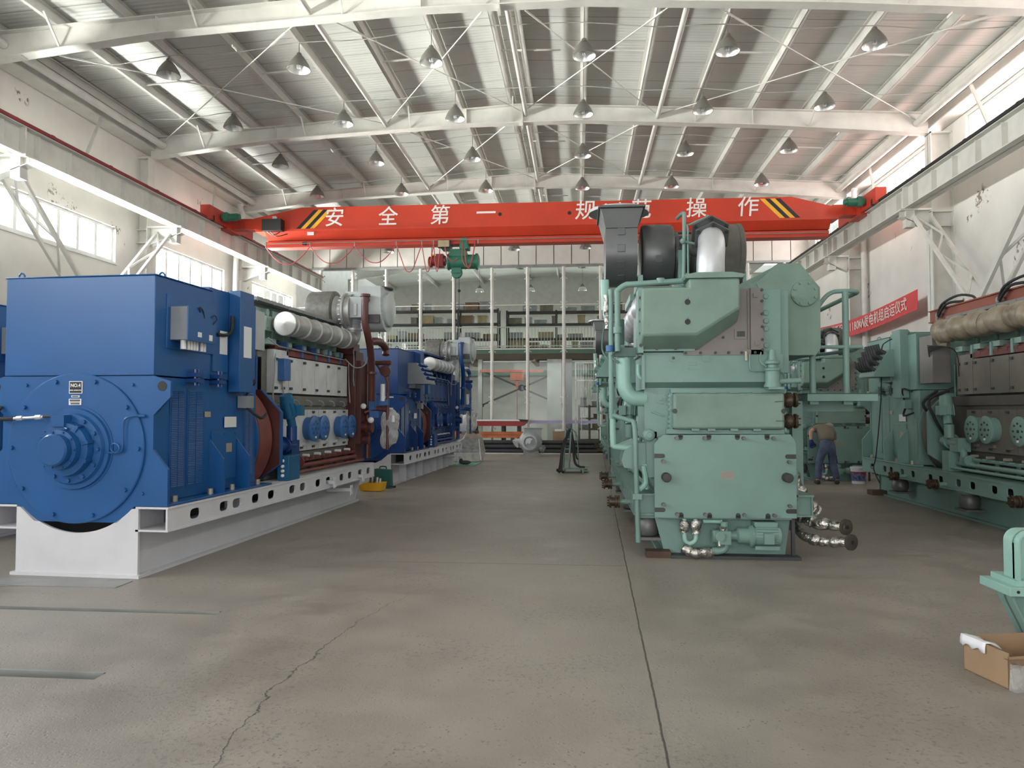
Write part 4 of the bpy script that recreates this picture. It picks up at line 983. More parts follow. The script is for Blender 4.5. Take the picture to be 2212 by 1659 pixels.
    b = MB(); nv = Vector((0, math.cos(-.3), math.sin(-.3))); p = Vector((u(.95), Y, Z)) + nv * .373; b.bar(p - Vector((.04, 0, 0)), p + Vector((.04, 0, 0)), .08, .012, nv); b.build('silencer_plate', 'turbo_dark', t)
    b = MB(); b.lathe([(.28, 0), (.30, .02), (.30, .06), (.2, .08), (.2, .2), (.26, .24), (.26, .34), (.2, .42)], (u(1.14), Y, Z - .02), (-1, 0, 0), 28)
    for a in (.7, 1.3, 2.0): b.cyl((u(1.14), Y + .27 * math.cos(a), Z + .27 * math.sin(a)), (u(1.55), Y + .27 * math.cos(a), Z + .27 * math.sin(a)), .02, 8)
    b.build('bearing_section', 'turbo_dark', t)
    b = MB(); b.lathe([(.2, 0), (.30, .0), (.345, .03), (.355, .09), (.375, .1), (.385, .25), (.375, .36), (.385, .365), (.385, .41), (.35, .43), (.25, .435)], (u(1.535), Y, Z - .02), (-1, 0, 0), 40)
    b.tube([(u(1.55), Y + .05, Z + .05), (u(1.45), Y + .2, Z + .08), (u(1.46), Y + .45, Z + .05)], [.16, .17, .15], 16, 3)
    b.build('gas_volute', 'turbo_cloth', t)
    b = MB(); bx(b, .70, .76, Y - .3, Y + .35, 2.93, 3.2); bx(b, 1.18, 1.24, Y - .3, Y + .3, 2.93, 3.5); bx(b, 1.95, 1.99, Y - .3, Y + .2, 2.9, 3.25); bx(b, .6, 2.0, Y - .5, Y + .45, 2.88, 2.96); b.build('turbo_bracket', g, t)
    b = MB(); b.tube([(u(1.19), 5.75, 3.02), (u(1.20), 5.75, 3.12), (u(1.21), 5.75, 3.80), (u(1.19), 5.72, 3.86), (u(1.15), 5.6, 3.84)], .022, 10, 3); b.tube([(u(1.25), 5.76, 3.02), (u(1.25), 5.76, 3.66), (u(1.26), 5.76, 3.72), (u(1.45), 5.76, 3.80), (u(1.48), 5.76, 3.83)], .012, 8, 2)
    b.ball((u(1.19), 5.79, 3.53), .035); b.cyl((u(1.19), 5.78, 3.53), (u(1.32), 5.78, 3.50), .014, 8)
    b.build('oil_line', g, t)
    # pipework on the near corner
    b = MB(); b.tube([(u(.50), 5.95, 2.17), (u(.50), 5.96, 1.95), (u(.52), 5.97, 1.82), (u(.60), 5.97, 1.735), (u(.74), 5.95, 1.72)], .085, 18, 5); b.build('cooling_pipe', 'green_pale', root)
    b = MB(); b.tube([(u(.43), 6.05, 2.25), (u(.43), 6.05, 2.85), (u(.44), 6.06, 2.93), (u(.52), 6.08, 2.985), (u(.62), 6.1, 2.99), (u(1.2), 6.1, 3.02)], .033, 12, 4); b.cyl((u(.9), 6.1, 2.99), (u(.9), 6.1, 3.05), .045, 10); b.cyl((u(.43), 6.05, 2.45), (u(.43), 6.05, 2.52), .05, 10)
    b.build('air_pipe', g, root)
    b = MB(); b.tube([(u(.36), 6.0, 2.95), (u(.36), 6.0, 1.62), (u(.38), 6.0, 1.54), (u(.55), 6.02, 1.48), (u(.61), 6.06, 1.42), (u(.62), 6.1, .95), (u(.64), 6.1, .15)], .028, 10, 3); b.box(u(.68), u(.58), 6.06, 6.14, .62, .68); b.build('drain_pipe', g, root)
    b = MB(); b.tube([(u(.38), 5.9, 1.60), (u(.38), 5.9, 1.25), (u(.42), 5.9, 1.18), (u(.70), 5.9, 1.17)], .034, 12, 4); b.build('water_pipe', 'green_pale', root); b = MB(); b.cyl((u(.30), 5.75, 3.1), (u(.31), 5.75, 2.75), .05, 10); b.tube([(u(.31), 5.75, 2.78), (u(.33), 5.78, 2.62), (u(.42), 5.8, 2.55)], .04, 10, 3); b.build('water_pipe', 'green_pale', root); b = MB()
    b.tube([(u(.66), 6.0, 2.1), (u(.66), 6.02, 1.98), (u(.72), 6.02, 1.93)], .022, 8, 3); b.build('water_pipe', 'green_pale', root); b = MB(); b.tube([(u(.70), 6.05, .98), (u(.73), 6.05, .80), (u(.66), 6.05, .72)], .03, 8, 3); b.cyl((u(.73), 6.0, .72), (u(.73), 6.0, 1.0), .035, 10)
    b.build('water_pipe', 'green_pale', root)
    b = MB(); b.box(u(.64), u(.36), 5.85, 5.95, 2.2, 2.30); b.tube([(u(.46), 6.0, 2.28), (u(.36), 6.02, 2.20), (u(.44), 6.04, 2.12)], .012, 6, 4); b.tube([(u(.3), 5.6, 2.6), (u(.27), 5.7, 2.3), (u(.36), 5.8, 2.15)], .012, 6, 4); b.cyl((u(.47), 5.9, 2.34), (u(.47), 5.9, 2.62), .045, 10)
    b.build('pipe_bracket', 'green_dark', root)
    b = MB(); b.cyl((u(.345), 6.0, 2.25), (u(.345), 6.0, 2.32), .045, 12); b.build('blue_cap', 'blue_door', root)
    rnd = random.Random(2)
    def foil(pts, r, par, n=4):
        q = MB(); P2 = []; rr = []
        for i in range(len(pts) - 1):
            for k in range(n): P2.append(Vector(pts[i]).lerp(Vector(pts[i + 1]), k / n) + Vector([rnd.uniform(-.008, .008) for _ in range(3)])); rr.append(r * rnd.uniform(.72, 1.28))
        P2.append(pts[-1]); rr.append(r); q.tube(P2, rr, 12, 3); return q.build('foil_lagging', 'foil', par)
    foil([(u(.31), 5.98, 2.9), (u(.315), 5.98, 2.5)], .03, root, 8)
    # pump set under the cover plate
    b = MB(); zc = .25; b.lathe([(.0, 0), (.09, .0), (.10, .01), (.10, .26), (.095, .28), (.115, .285), (.12, .31), (.085, .33), (.085, .44), (.05, .46), (.045, .54)], (u(2.13), 6.18, zc), (1, 0, 0), 26)
    for i in range(10):
        a = -.6 + i * .3; b.bar((u(2.09), 6.18 + .105 * math.cos(a), zc + .105 * math.sin(a)), (u(1.87), 6.18 + .105 * math.cos(a), zc + .105 * math.sin(a)), .008, .012, (0, math.cos(a), math.sin(a)))
    bx(b, 1.93, 2.03, 6.26, 6.34, .19, .30); bx(b, 1.85, 2.1, 6.08, 6.28, .12, .16); bx(b, 1.86, 2.1, 6.05, 6.2, .35, .40)
    pm = b.build('electric_motor', g, root)
    b = MB(); bx(b, 1.48, 1.60, 6.08, 6.28, .17, .31); b.cyl((u(1.50), 6.18, .24), (u(1.42), 6.18, .24), .07, 16); b.cyl((u(1.55), 6.18, .31), (u(1.55), 6.18, .4), .04, 10); b.tube([(u(1.55), 6.18, .2), (u(1.55), 6.2, .12), (u(1.48), 6.2, .09), (u(1.40), 6.2, .09)], .04, 12, 4); b.lathe([(.05, 0), (.05, .012)], (u(1.48), 6.3, .26), (0, 1, 0), 12)
    b.build('gear_pump', g, pm)
    b = MB(); b.tube([(u(1.13), 6.15, .42), (u(1.13), 6.17, .22), (u(1.155), 6.17, .17), (u(1.19), 6.17, .16), (u(1.23), 6.17, .18), (u(1.25), 6.17, .23), (u(1.25), 6.15, .42)], .025, 12, 4); b.cyl((u(1.33), 6.15, .395), (u(1.53), 6.15, .395), .022, 10); b.build('fuel_pipe', 'green_pale', root)
    foil([(u(1.13), 6.17, .40), (u(1.13), 6.17, .27)], .042, root); foil([(u(1.25), 6.17, .40), (u(1.25), 6.17, .27)], .05, root); foil([(u(1.11), 6.2, .11), (u(1.2), 6.22, .07), (u(1.42), 6.2, .08)], .052, root, 5); foil([(u(1.52), 6.2, .36), (u(1.50), 6.24, .14)], .04, root)
    b = MB(); bx(b, 2.275, 2.31, 6.05, 6.09, 0, .44); bx(b, 2.1, 2.33, 5.9, 6.0, .30, .40); b.build('rear_stand', 'rack_dark', root)
    # lagged outlet pipes with blank flanges on the far side
    foil([(u(2.46), 5.5, .86), (u(2.52), 5.5, .70), (u(2.62), 5.45, .56)], .06, root, 7); foil([(u(2.46), 5.6, .5), (u(2.62), 5.5, .5), (u(2.72), 5.45, .42)], .075, root, 7)
    for pts, rr in (([(u(2.36), 5.75, .52), (u(2.46), 5.8, .40), (u(2.60), 5.92, .35), (u(2.83), 6.08, .345)], .062), ([(u(2.38), 5.75, .30), (u(2.50), 5.9, .19), (u(2.62), 6.0, .175), (u(2.86), 6.14, .195)], .05)):
        o = foil(pts, rr, root, 5)
        b = MB(); e = Vector(pts[-1]); d = Vector((-.5, .86, 0)); b.lathe([(.02, 0), (.085, 0), (.085, .03), (.03, .032)], e, d, 24); b.m = 1; b.cyl(e + d * .03, e + d * .034, .022, 12); b.build('blank_flange', ['rust', 'black'], o)
    b = MB(); bx(b, 2.30, 2.36, 5.7, 5.8, .40, .8); bx(b, 2.30, 2.52, 5.55, 5.9, .60, .64); b.build('pipe_support', 'green_dark', root)

def platform(P, root):
    u = lambda X: 1.56 - X
    b = MB(); b.box(u(3.40), u(2.62), 2.6, 5.55, 1.70, 1.785); b.m = 1; b.box(u(3.40), u(2.62), 2.6, 5.55, 1.78, 1.79); b.m = 0
    b.box(u(3.3), u(2.5), 5.0, 5.06, 1.58, 1.70)
    p = b.build('service_platform', ['green_paint', 'green_dark'], root)
    for X, y in ((2.72, 5.42), (3.10, 5.42)):
        b = MB(); zt = 2.72 if X < 3 else 2.98; b.cyl((u(X), y, 1.68), (u(X), y, zt), .037, 12); b.box(u(X + .05), u(X - .05), y - .02, y + .05, 1.66, 1.70); b.build('railing_post', 'green_paint', p)
    b = MB()
    b.tube([(u(2.72), 5.42, 2.70), (u(2.86), 5.42, 2.90), (u(2.95), 5.42, 2.97), (u(3.05), 5.42, 2.985), (u(3.22), 5.40, 2.985), (u(3.27), 5.3, 2.98), (u(3.22), 5.15, 2.955), (u(2.78), 3.9, 2.72), (u(2.7), 3.5, 2.7)], .026, 10, 4)
    b.tube([(u(2.55), 5.42, 2.33), (u(3.22), 5.42, 2.33), (u(3.27), 5.3, 2.33), (u(3.2), 5.1, 2.30), (u(2.72), 3.9, 2.30), (u(2.66), 3.4, 2.3)], .022, 10, 4)
    b.build('handrail', 'green_paint', p)
    b = MB(); b.box(u(2.60), u(2.48), 5.30, 5.42, .55, 1.70); b.cyl((u(2.54), 5.36, .25), (u(2.54), 5.36, .55), .045, 12); b.box(u(2.66), u(2.30), 5.28, 5.44, .55, .62); b.build('platform_leg', 'green_paint', p)

BLUE = dict(style='blue', base='white_base', gen='blue_paint', clamp='blue_deep', tbox='flat', body='block_grey', cover='cover_light', door='blue_door', ledge='primer_red', post='blue_door', head='head_green', hood='hood_grey', wrap='steel', manifold='manifold_steel', low='primer_red', motor='blue_motor', pump='blue_deep', turbo='turbo_grey', pumpc='pump_red', wide=True)
BLUE2 = dict(BLUE, gen='blue_deep', tbox='slope', body='blue_deep', cover='blue_deep', door='blue_deep', ledge='blue_deep', post='blue_deep', head='blue_deep', hood='blue_deep', manifold='silver', low='blue_deep', motor='blue_deep', pumpc='blue_deep', tags=False, ribs=True, tboxm='grey_box')
GREEN = dict(style='green', base='green_paint', gen='green_paint', clamp='green_dark', tbox='slope', body='green_dark', cover='green_paint', door='green_paint', ledge='green_dark', post='green_paint', head='green_paint', hood='green_dark', wrap='wrap', manifold='silver', low='green_paint', motor='green_paint', pump='green_paint', cab='green')
GREEN3 = dict(GREEN, body='block_brown', cover='cover_brown', ledge='primer_red', hood='plate_brown', head='head_green', manifold='wrap_brown', cab='brown', tbox='gland')

def genset(P, label, loc, rz, group):
    r = thing('generator_set', label, 'generator', loc, rz, group)
    base_frame(P, r); generator(P, r); engine(P, r)
    if P['style'] == 'blue': turbo_blue(P, r); module_blue(P, r)
    return r
GB, GG = 'blue generator sets in the west row', 'green generator sets'
set_a = genset(BLUE, 'blue generator set numbered NO.4 with pale grey engine covers on white base', (-4.84, 6.77, 0), R(-2.8), GB)
set_b = genset(BLUE2, 'all-blue generator set standing behind the set numbered NO.4', (-4.62, 15.42, 0), R(-2.5), GB)
set_c = copy_tree(set_a); set_c.location = (-7.95, 8.35, 0); set_c.rotation_euler = (0, 0, R(-1.5)); set_c['label'] = 'blue generator set mostly hidden beyond the set numbered NO.4, at the photo edge'
set_d = genset(GREEN, 'green generator set with platform railing and turbocharger duct, facing the aisle', (1.56, 14.35, 0), PI, GG); front_green(GREEN, set_d)
set_e = copy_tree(set_d); set_e.location = (5.82, 17.25 + 6.2 * .92, 0); set_e.scale = (.92, .92, .92); set_e['label'] = 'green generator set behind the bending worker'
set_f = copy_tree(set_d); set_f.location = (1.69, 25.6, 0); set_f['label'] = 'green generator set directly behind the one with the platform railing'
platform(GREEN, set_d)
set_g = genset(GREEN3, 'green generator set with brown wrapped exhaust manifold and bare grey engine covers', (6.34, 14.75, 0), PI, GG)
b = MB(); b.tube([(.82, 1.40, 2.86), (1.01, 1.36, 2.78), (1.02, 1.16, 2.62), (1.01, 1.08, 1.80), (1.01, .83, .81), (1.01, .70, .53), (1.01, .96, .30)], .010, 6, 5); b.build('hanging_cable', 'black_rubber', set_g)
# ------------------------------------------------------------------ overhead crane
CY = 21.2
cr = thing('overhead_crane', 'orange-red overhead travelling crane lettered in white Chinese, with hazard stripes', 'crane', (0, CY, 6.4))
prof = [(-9.95, .62), (-9.95, .86), (-8.2, 1.215), (5.95, 1.17), (7.35, .80), (7.35, .62)]
b = MB(); b.prism([(x, z) for x, z in prof] + [(6.9, .50), (-9.1, .53)], 'y', 0, .42)
b.box(-9.6, 7.2, -.06, .48, .50, .56)
b.add([(-9.3, -.06, .50), (7.0, -.06, .50), (7.0, .12, .26), (-9.3, .12, .26), (-9.3, .48, .50), (7.0, .48, .50), (7.0, .30, .26), (-9.3, .30, .26)], [(0, 3, 2, 1), (4, 5, 6, 7), (0, 4, 7, 3), (1, 2, 6, 5)])
b.box(-9.3, 6.95, .18, .24, .05, .26); b.box(-9.3, 6.95, .02, .40, .03, .06)
b.box(-9.3, 6.95, .0, .03, .03, .20); b.box(-9.3, 6.95, .40, .42, .03, .2)
for x, z in ((-2.27, .87), (-.26, .86)): b.m = 1; b.cyl((x, -.006, z), (x, .01, z), .055, 14)
b.m = 1; b.box(-8.15, -8.05, -.07, -.0, .08, .17)
b.m = 2; b.box(-8.0, -7.8, -.075, -.065, .36, .46)
gd = b.build('bridge_girder', ['crane_red', 'black', 'label_white'], cr)
for ch, x, z in (('安', -7.2, .86), ('全', -5.58, .85), ('第', -4.03, .85), ('一', -2.68, .88), ('规', .20, .89), ('范', 1.78, .885), ('操', 3.33, .885), ('作', 4.76, .88)):
    b = MB(); b.text(ch, (x, -.006, z), (1, 0, 0), (.08, 0, 1), .60, .004, .003); b.build('painted_letter', 'white_letter', gd)
for x0, s in ((-8.1, 1), (5.35, -1)):
    for i in range(4):
        b = MB(); xa = x0 + i * .14; k = .30 * s
        pts = [(xa - k * .9, .575), (xa + .14 - k * .9, .575), (xa + .14 + k * .9, 1.13), (xa + k * .9, 1.13)]
        b.prism(pts, 'y', -.007, 0.002); b.build('hazard_stripe', 'black' if (i % 2 == 0) == (s > 0) else 'yellow', gd)
for x, s in ((-10.55, -1), (7.87, 1)):
    b = MB(); b.box(x - .14, x + .14, -1.25, 1.55, .62, 1.02); b.box(x - .16, x + .16, -.25, .65, .56, 1.06)
    for y in (-1.0, 1.3): b.lathe([(.0, -.06), (.15, -.06), (.15, .06), (0, .06)], (x, y, .82 - .0), (1, 0, 0), 18)
    b.box(min(x, x - s * .8), max(x, x - s * .8), .02, .4, .62, .92)
    b.build('end_truck', 'crane_red' if s > 0 else 'crane_deep', cr)
    b = MB(); b.cyl((x - s * .18, -.55, .82), (x - s * .62, -.55, .82), .11, 16); b.cyl((x - s * .62, -.55, .82), (x - s * .70, -.55, .82), .085, 14); b.box(x - s * .3 - .06, x - s * .3 + .06, -.66, -.44, .7, .95)
    b.build('travel_motor', 'hoist_green', cr)
    b = MB()
    for z in range(4): b.lathe([(.04, 0), (.05, .02), (.03, .05)], (x - s * .12, -1.0, .72 - z * .04), (0, 0, 1), 8)
    b.build('current_collector', 'black_rubber', cr)
b = MB(); b.box(-9.3, -8.72, -.30, -.02, .48, .82); b.m = 1; b.box(-9.02, -8.92, -.2, -.1, .82, .92); b.m = 0
b.tube([(-9.2, -.15, .48), (-9.0, -.18, .36), (-8.8, -.15, .46)], .014, 6, 4); b.tube([(-9.1, -.12, .48), (-8.9, -.15, .33), (-8.6, -.07, .42)], .014, 6, 4)
b.build('control_box', ['black', 'label_white'], cr)
fest = [-9.25, -7.9, -6.55, -5.3, -4.55, -4.2, -4.0]
b = MB(); b.cyl((-9.3, -.10, .12), (6.9, -.10, .12), .012, 6)
for x in fest + [-2.9]: b.box(x - .012, x + .012, -.12, -.08, .0, .13)
b.build('festoon_rail', 'steel_grey', cr)
b = MB()
for xa, xb in zip(fest, fest[1:]):
    w = xb - xa; s = .5 if w > 1 else .78
    b.tube([(xa, -.1, .02), (xa + w * .18, -.1, -.28 * s - .15), (xa + w * .38, -.1, -.95 * s), (xa + w * .62, -.1, -.95 * s), (xa + w * .85, -.1, -.25 * s - .1), (xb, -.1, .02)], .014, 6, 4)
b.build('festoon_cable', 'cable_red', cr)
# hoist trolley
h = thing('electric_hoist', 'green electric wire rope hoist with red gear motor hanging under the orange crane girder', 'hoist', (-3.55, CY + .21, 6.0))
b = MB(); b.cyl((-.28, 0, -.06), (.58, 0, -.06), .21, 24); b.lathe([(.21, 0), (.24, .0), (.24, .06), (.15, .10), (.0, .10)], (.55, 0, -.06), (1, 0, 0), 24); b.lathe([(.24, 0), (.24, .05)], (-.28, 0, -.06), (1, 0, 0), 24)
b.prism([(-.30, .05), (.35, .05), (.25, .30), (-.15, .30)], 'y', -.14, .14); b.build('rope_drum', 'hoist_green', h)
b = MB(); b.cyl((-.75, 0, -.02), (-.35, 0, -.02), .15, 16); b.box(-.62, -.40, -.16, .16, -.20, .16); b.lathe([(.10, 0), (.16, .03), (.16, .12)], (-.87, 0, -.05), (1, 0, 0), 14); b.build('gear_motor', 'hoist_red', h)
b = MB(); b.box(-.78, -.70, -.08, .08, .13, .17); b.build('brake_cap', 'yellow', h)
b = MB()
for x in (-.32, .22): b.box(x - .13, x + .13, -.22, .22, .30, .46); b.lathe([(0, -.03), (.09, -.03), (.09, .03), (0, .03)], (x, -.13, .50), (0, 1, 0), 16)
b.box(.12, .32, -.24, -.18, .28, .60); b.build('trolley', 'hoist_green', h)
b = MB(); b.box(-.52, -.16, -.40, -.22, .30, .52); b.m = 1; b.box(-.50, -.18, -.41, -.40, .31, .50); b.build('electrics_box', ['rack_dark', 'crate_tan'], h, .01)
b = MB()
for pts in ([(.2, -.24, .5), (.18, -.26, 0), (.3, -.28, -.25), (.42, -.28, -.2), (.50, -.26, .1), (.56, -.24, .55)], [(.25, -.24, .3), (.3, -.27, -.15), (.4, -.28, -.28), (.52, -.25, .2), (.57, -.24, .5)], [(-.3, -.4, .3), (-.25, -.3, .05), (-.1, -.28, -.1), (.05, -.25, .0)]): b.tube(pts, .014, 6, 4)
b.build('hoist_cable', 'cable_red', h)
b = MB(); b.lathe([(0, -.06), (.15, -.06), (.17, -.03), (.15, 0), (.17, .03), (.15, .06), (0, .06)], (-.02, 0, -.38), (0, 1, 0), 20); b.box(-.16, .12, -.1, .1, -.40, -.2); b.prism([(-.15, -.3), (.11, -.3), (-.02, -.58)], 'y', -.03, .03); b.build('hook_block', 'hoist_green', h)
b = MB()
for x in (-.12, .10): b.cyl((x, 0, -.35), (x, 0, -.2), .01, 6)
b.cyl((-.05, -.05, -.5), (-.05, -.05, -2.6), .010, 6); b.cyl((.06, -.05, -.3), (.06, -.05, -2.3), .008, 6); b.ball((.06, -.05, -.92), .045); b.box(-.09, -.01, -.08, -.02, -2.85, -2.6); b.build('pendant_cable', 'black_rubber', h)

# ------------------------------------------------------------------ high-bay lamps
def lamp(x, y, z, top, label, group='high-bay lamps under the roof'):
    r = thing('high_bay_lamp', label, 'ceiling lamp', (x, y, z), 0, group)
    b = MB(); b.lathe([(.232, -.16), (.24, -.155), (.20, -.05), (.13, .06), (.075, .13), (.06, .135), (.05, .18), (.03, .2)], (0, 0, 0), (0, 0, 1), 26, caps=False); b.build('lamp_shade', 'lamp_grey', r)
    b = MB(); b.lathe([(.229, -.157), (.188, -.052), (.118, .055), (.055, .10), (0, .10)], (0, 0, 0), (0, 0, 1), 26, caps=False); b.build('reflector', 'lamp_white', r)
    b = MB(); b.cyl((0, 0, .09), (0, 0, -.02), .03, 8)
    for i in range(4): b.cyl((.028 * math.cos(i * PI / 2 + .7), .028 * math.sin(i * PI / 2 + .7), 0), (.028 * math.cos(i * PI / 2 + .7), .028 * math.sin(i * PI / 2 + .7), -.13), .016, 6)
    b.build('bulb', 'label_white', r)
    b = MB(); b.cyl((0, 0, .19), (0, 0, top - z), .008, 6); b.build('lamp_rod', 'lamp_grey', r)
    return r
def fix_shade():
    pass
LX = [-8.5, -5.7, -2.95, .12, 2.9, 5.65]; LY = [14.5, 17.4, 20.3, 23.3]
ordx = ['first from the west wall', 'second from the west wall', 'just west of the ridge', 'just east of the ridge', 'second from the east wall', 'first from the east wall']
ordy = ['lamp row closest to camera', 'lamp row before the middle rafter', 'lamp row past the middle rafter', 'lamp row closest to the crane']
for j, y in enumerate(LY):
    for i, x in enumerate(LX):
        lamp(x, y, 8.72 + .03 * (x > -4 and x < 1), ztop(x), 'grey conical lamp %s in the %s' % (ordx[i], ordy[j]))
lamp(-5.7, 11.6, 8.72, ztop(-5.7), 'grey conical high-bay lamp cut off by the top edge of the photo')
for x in (-7.5, -2.5, .27): lamp(x, 28.6, 8.0, ztop(x) + .23, 'grey lamp below the crane beam before the white panels, %s' % ('beside the looped red cables' if x < -5 else 'east of the hoist' if x < 0 else 'by the dark turbocharger duct'))
for j, y in enumerate(LY):                               # supply cable slung along each row of lamps
    b = MB(); pts = []
    xs = [-10.6] + LX + [8.2]
    for xa, xb in zip(xs, xs[1:]): pts += [(xa, y - .03, ztop(xa) - .02), ((xa * .5 + xb * .5), y - .03, ztop((xa + xb) / 2) - .09)]
    pts.append((8.2, y - .03, ztop(8.2))); b.tube(pts, .010, 5, 3)
    tag(b.build('power_cable', 'cable_grey'), 'thin grey supply cable sagging along the %s' % ordy[j], 'cable', 'lamp supply cables')

# ------------------------------------------------------------------ red banner on the east wall
bn = thing('banner', 'red cloth banner with white Chinese slogan ending in KW generator set ceremony text', 'banner', (8.40, 19.2, 4.35))
b = MB(); n = 24; L = 8.6
def bz(t): return -.10 * t - .32 * math.sin(PI * min(1, t * 1.02)) * .5
for i in range(n):
    for k, (dx) in enumerate((0, .012)): pass
vs = []
for i in range(n + 1):
    t = i / n; x = -.03 * math.sin(t * 9) * .4
    vs += [(x, t * L, bz(t) - .25), (x, t * L, bz(t) + .25), (x + .01, t * L, bz(t) + .25), (x + .01, t * L, bz(t) - .25)]
fs = []
for i in range(n): fs += [(4 * i + k, 4 * i + (k + 1) % 4, 4 * i + 4 + (k + 1) % 4, 4 * i + 4 + k) for k in range(4)]
b.add(vs, fs + [(3, 2, 1, 0), (4 * n, 4 * n + 1, 4 * n + 2, 4 * n + 3)]); cl = b.build('banner_cloth', 'banner_red', bn)
b = MB(); txt = '热烈祝贺出口巴基斯坦4×1180KW发电机组启运仪式'; y = .55
for ch in txt[::-1]:
    w = .20 if ch.isascii() else .36
    b.text(ch, (-.022 - .0, y + w / 2, bz((y + w / 2) / L)), (0, -1, 0), (0, 0, 1), .36, .004, .002); y += w
b.build('lettering', 'banner_white', cl)

# ------------------------------------------------------------------ lifting beam resting over the brown manifold engine
lb = thing('lifting_beam', 'rust-red lifting beam with black slings lying along the top of the grey-covered engine', 'lifting beam', (6.12, 8.2, 3.08))
b = MB(); b.box(-.10, .10, 0, 5.1, .02, .20); b.box(-.13, .13, 0, 5.1, .19, .21); b.box(-.13, .13, 0, 5.1, 0, .02); b.prism([(3.4, -.0), (5.0, -.0), (4.7, -.0)], 'x', -.05, .05); b.build('beam_body', 'beam_orange', lb)
for y in (4.7, 2.9, 1.2):
    b = MB(); b.cyl((-.18, y, .09), (.18, y, .09), .04, 10); b.tube([(-.14, y, .1), (-.2, y - .05, .0), (-.12, y - .12, -.0)], .02, 8, 3); b.build('shackle', 'steel_grey', lb)
    b = MB(); b.tube([(-.16, y, .08), (-.18, y - .2, .25), (-.10, y - .55, .34), (.02, y - .75, .30), (.05, y - .8, .22)], .02, 8, 4); b.tube([(-.16, y, .06), (-.16, y - .3, .24), (-.05, y - .6, .24)], .022, 8, 4); b.build('sling', 'strap_black', lb)

# ------------------------------------------------------------------ floor objects
t = thing('tool_case', 'dark teal tool case standing upright behind the yellow parts bin', 'tool case', (-3.98, 14.85, 0), R(-6))
b = MB(); b.prism([(-.17, .0), (.19, .0), (.17, .38), (-.16, .40)], 'y', -.07, .07); b.build('case_shell', 'teal_case', t, .015)
b = MB(); b.tube([(-.07, 0, .39), (-.07, 0, .44), (.06, 0, .44), (.06, 0, .39)], .012, 8, 2); b.build('handle', 'black_rubber', t)
b = MB(); b.cyl((.16, -.1, .06), (.30, -.14, .05), .012, 8); b.box(.28, .31, -.17, -.10, .03, .07); b.build('strap_end', 'black_rubber', t)
t = thing('parts_bin', 'yellow plastic parts bin with tool handles, beside the white base end', 'parts bin', (-4.06, 14.40, 0), R(-4))
b = MB(); b.prism([(-.20, .01), (.20, .01), (.23, .17), (.21, .17), (.18, .03), (-.19, .03), (-.22, .12), (-.25, .12)], 'y', -.14, .14)
for s in (-.15, .14): b.prism([(-.21, .01), (.20, .01), (.23, .17), (-.14, .17), (-.25, .10)], 'y', s, s + .012)
b.build('bin_body', 'yellow_bin', t)
for x, l in ((-.08, .25), (.0, .27), (.06, .26), (.12, .24)):
    b = MB(); b.cyl((x, .02, .03), (x + .01, .05, l), .022, 8); b.build('tool_handle', 'rack_dark' if x < .05 else 'silver', t)

t = thing('loose_turbocharger', 'grey turbocharger casing lying on the floor before the black pipes', 'turbocharger', (-1.68, 25.7, 0), R(6))
b = MB(); b.lathe([(.16, -.20), (.34, -.18), (.40, -.05), (.40, .08), (.32, .2), (.2, .24)], (0, 0, .50), (0, -1, 0), 36); b.prism([(-.30, .5), (-.22, .95), (.38, .95), (.36, .5)], 'y', -.16, .2); b.box(-.26, .42, -.2, .24, .95, .98); b.build('volute_casing', 'turbo_grey', t)
b = MB(); b.lathe([(.12, -.02), (.17, 0), (.26, .0), (.27, .05), (.20, .06), (.17, .0)], (-.05, -.22, .48), (0, -1, 0), 28, caps=False); b.cyl((-.05, -.05, .48), (-.05, -.21, .48), .24, 24); b.build('inlet_ring', 'silver', t)
b = MB(); b.lathe([(0, 0), (.165, 0)], (-.05, -.215, .48), (0, -1, 0), 24); b.build('inlet_bore', 'black', t)
b = MB(); vs = [(-.18, -.28, .50), (-.15, -.29, .60), (-.05, -.30, .63), (.06, -.29, .60), (.0, -.30, .54), (-.02, -.29, .45), (-.07, -.3, .42), (-.11, -.29, .47), (-.16, -.29, .40)]
b.add(vs + [(x, y - .012, z) for x, y, z in vs], [tuple(range(9)), tuple(range(9, 18))[::-1]] + [(i, 9 + i, 9 + (i + 1) % 9, (i + 1) % 9) for i in range(9)]); b.build('cloth_plug', 'cloth_white', t)
b = MB(); b.tube([(-.28, -.02, .40), (-.42, -.05, .48), (-.52, -.1, .42)], [.16, .13, .12], 16, 4); b.lathe([(.16, 0), (.16, .04)], (-.50, -.08, .44), (-.7, -.3, -.5), 18); b.build('outlet_elbow', 'silver', t)
b = MB(); b.box(-.25, .28, -.12, .12, .05, .18); b.box(-.36, .36, -.14, .16, 0, .05); b.cyl((.30, 0, .28), (.48, -.04, .2), .13, 16); b.lathe([(.16, 0), (.16, .03)], (.40, -.02, .24), (.9, -.2, -.4), 16); b.build('foot_bracket', 'steel_grey', t)

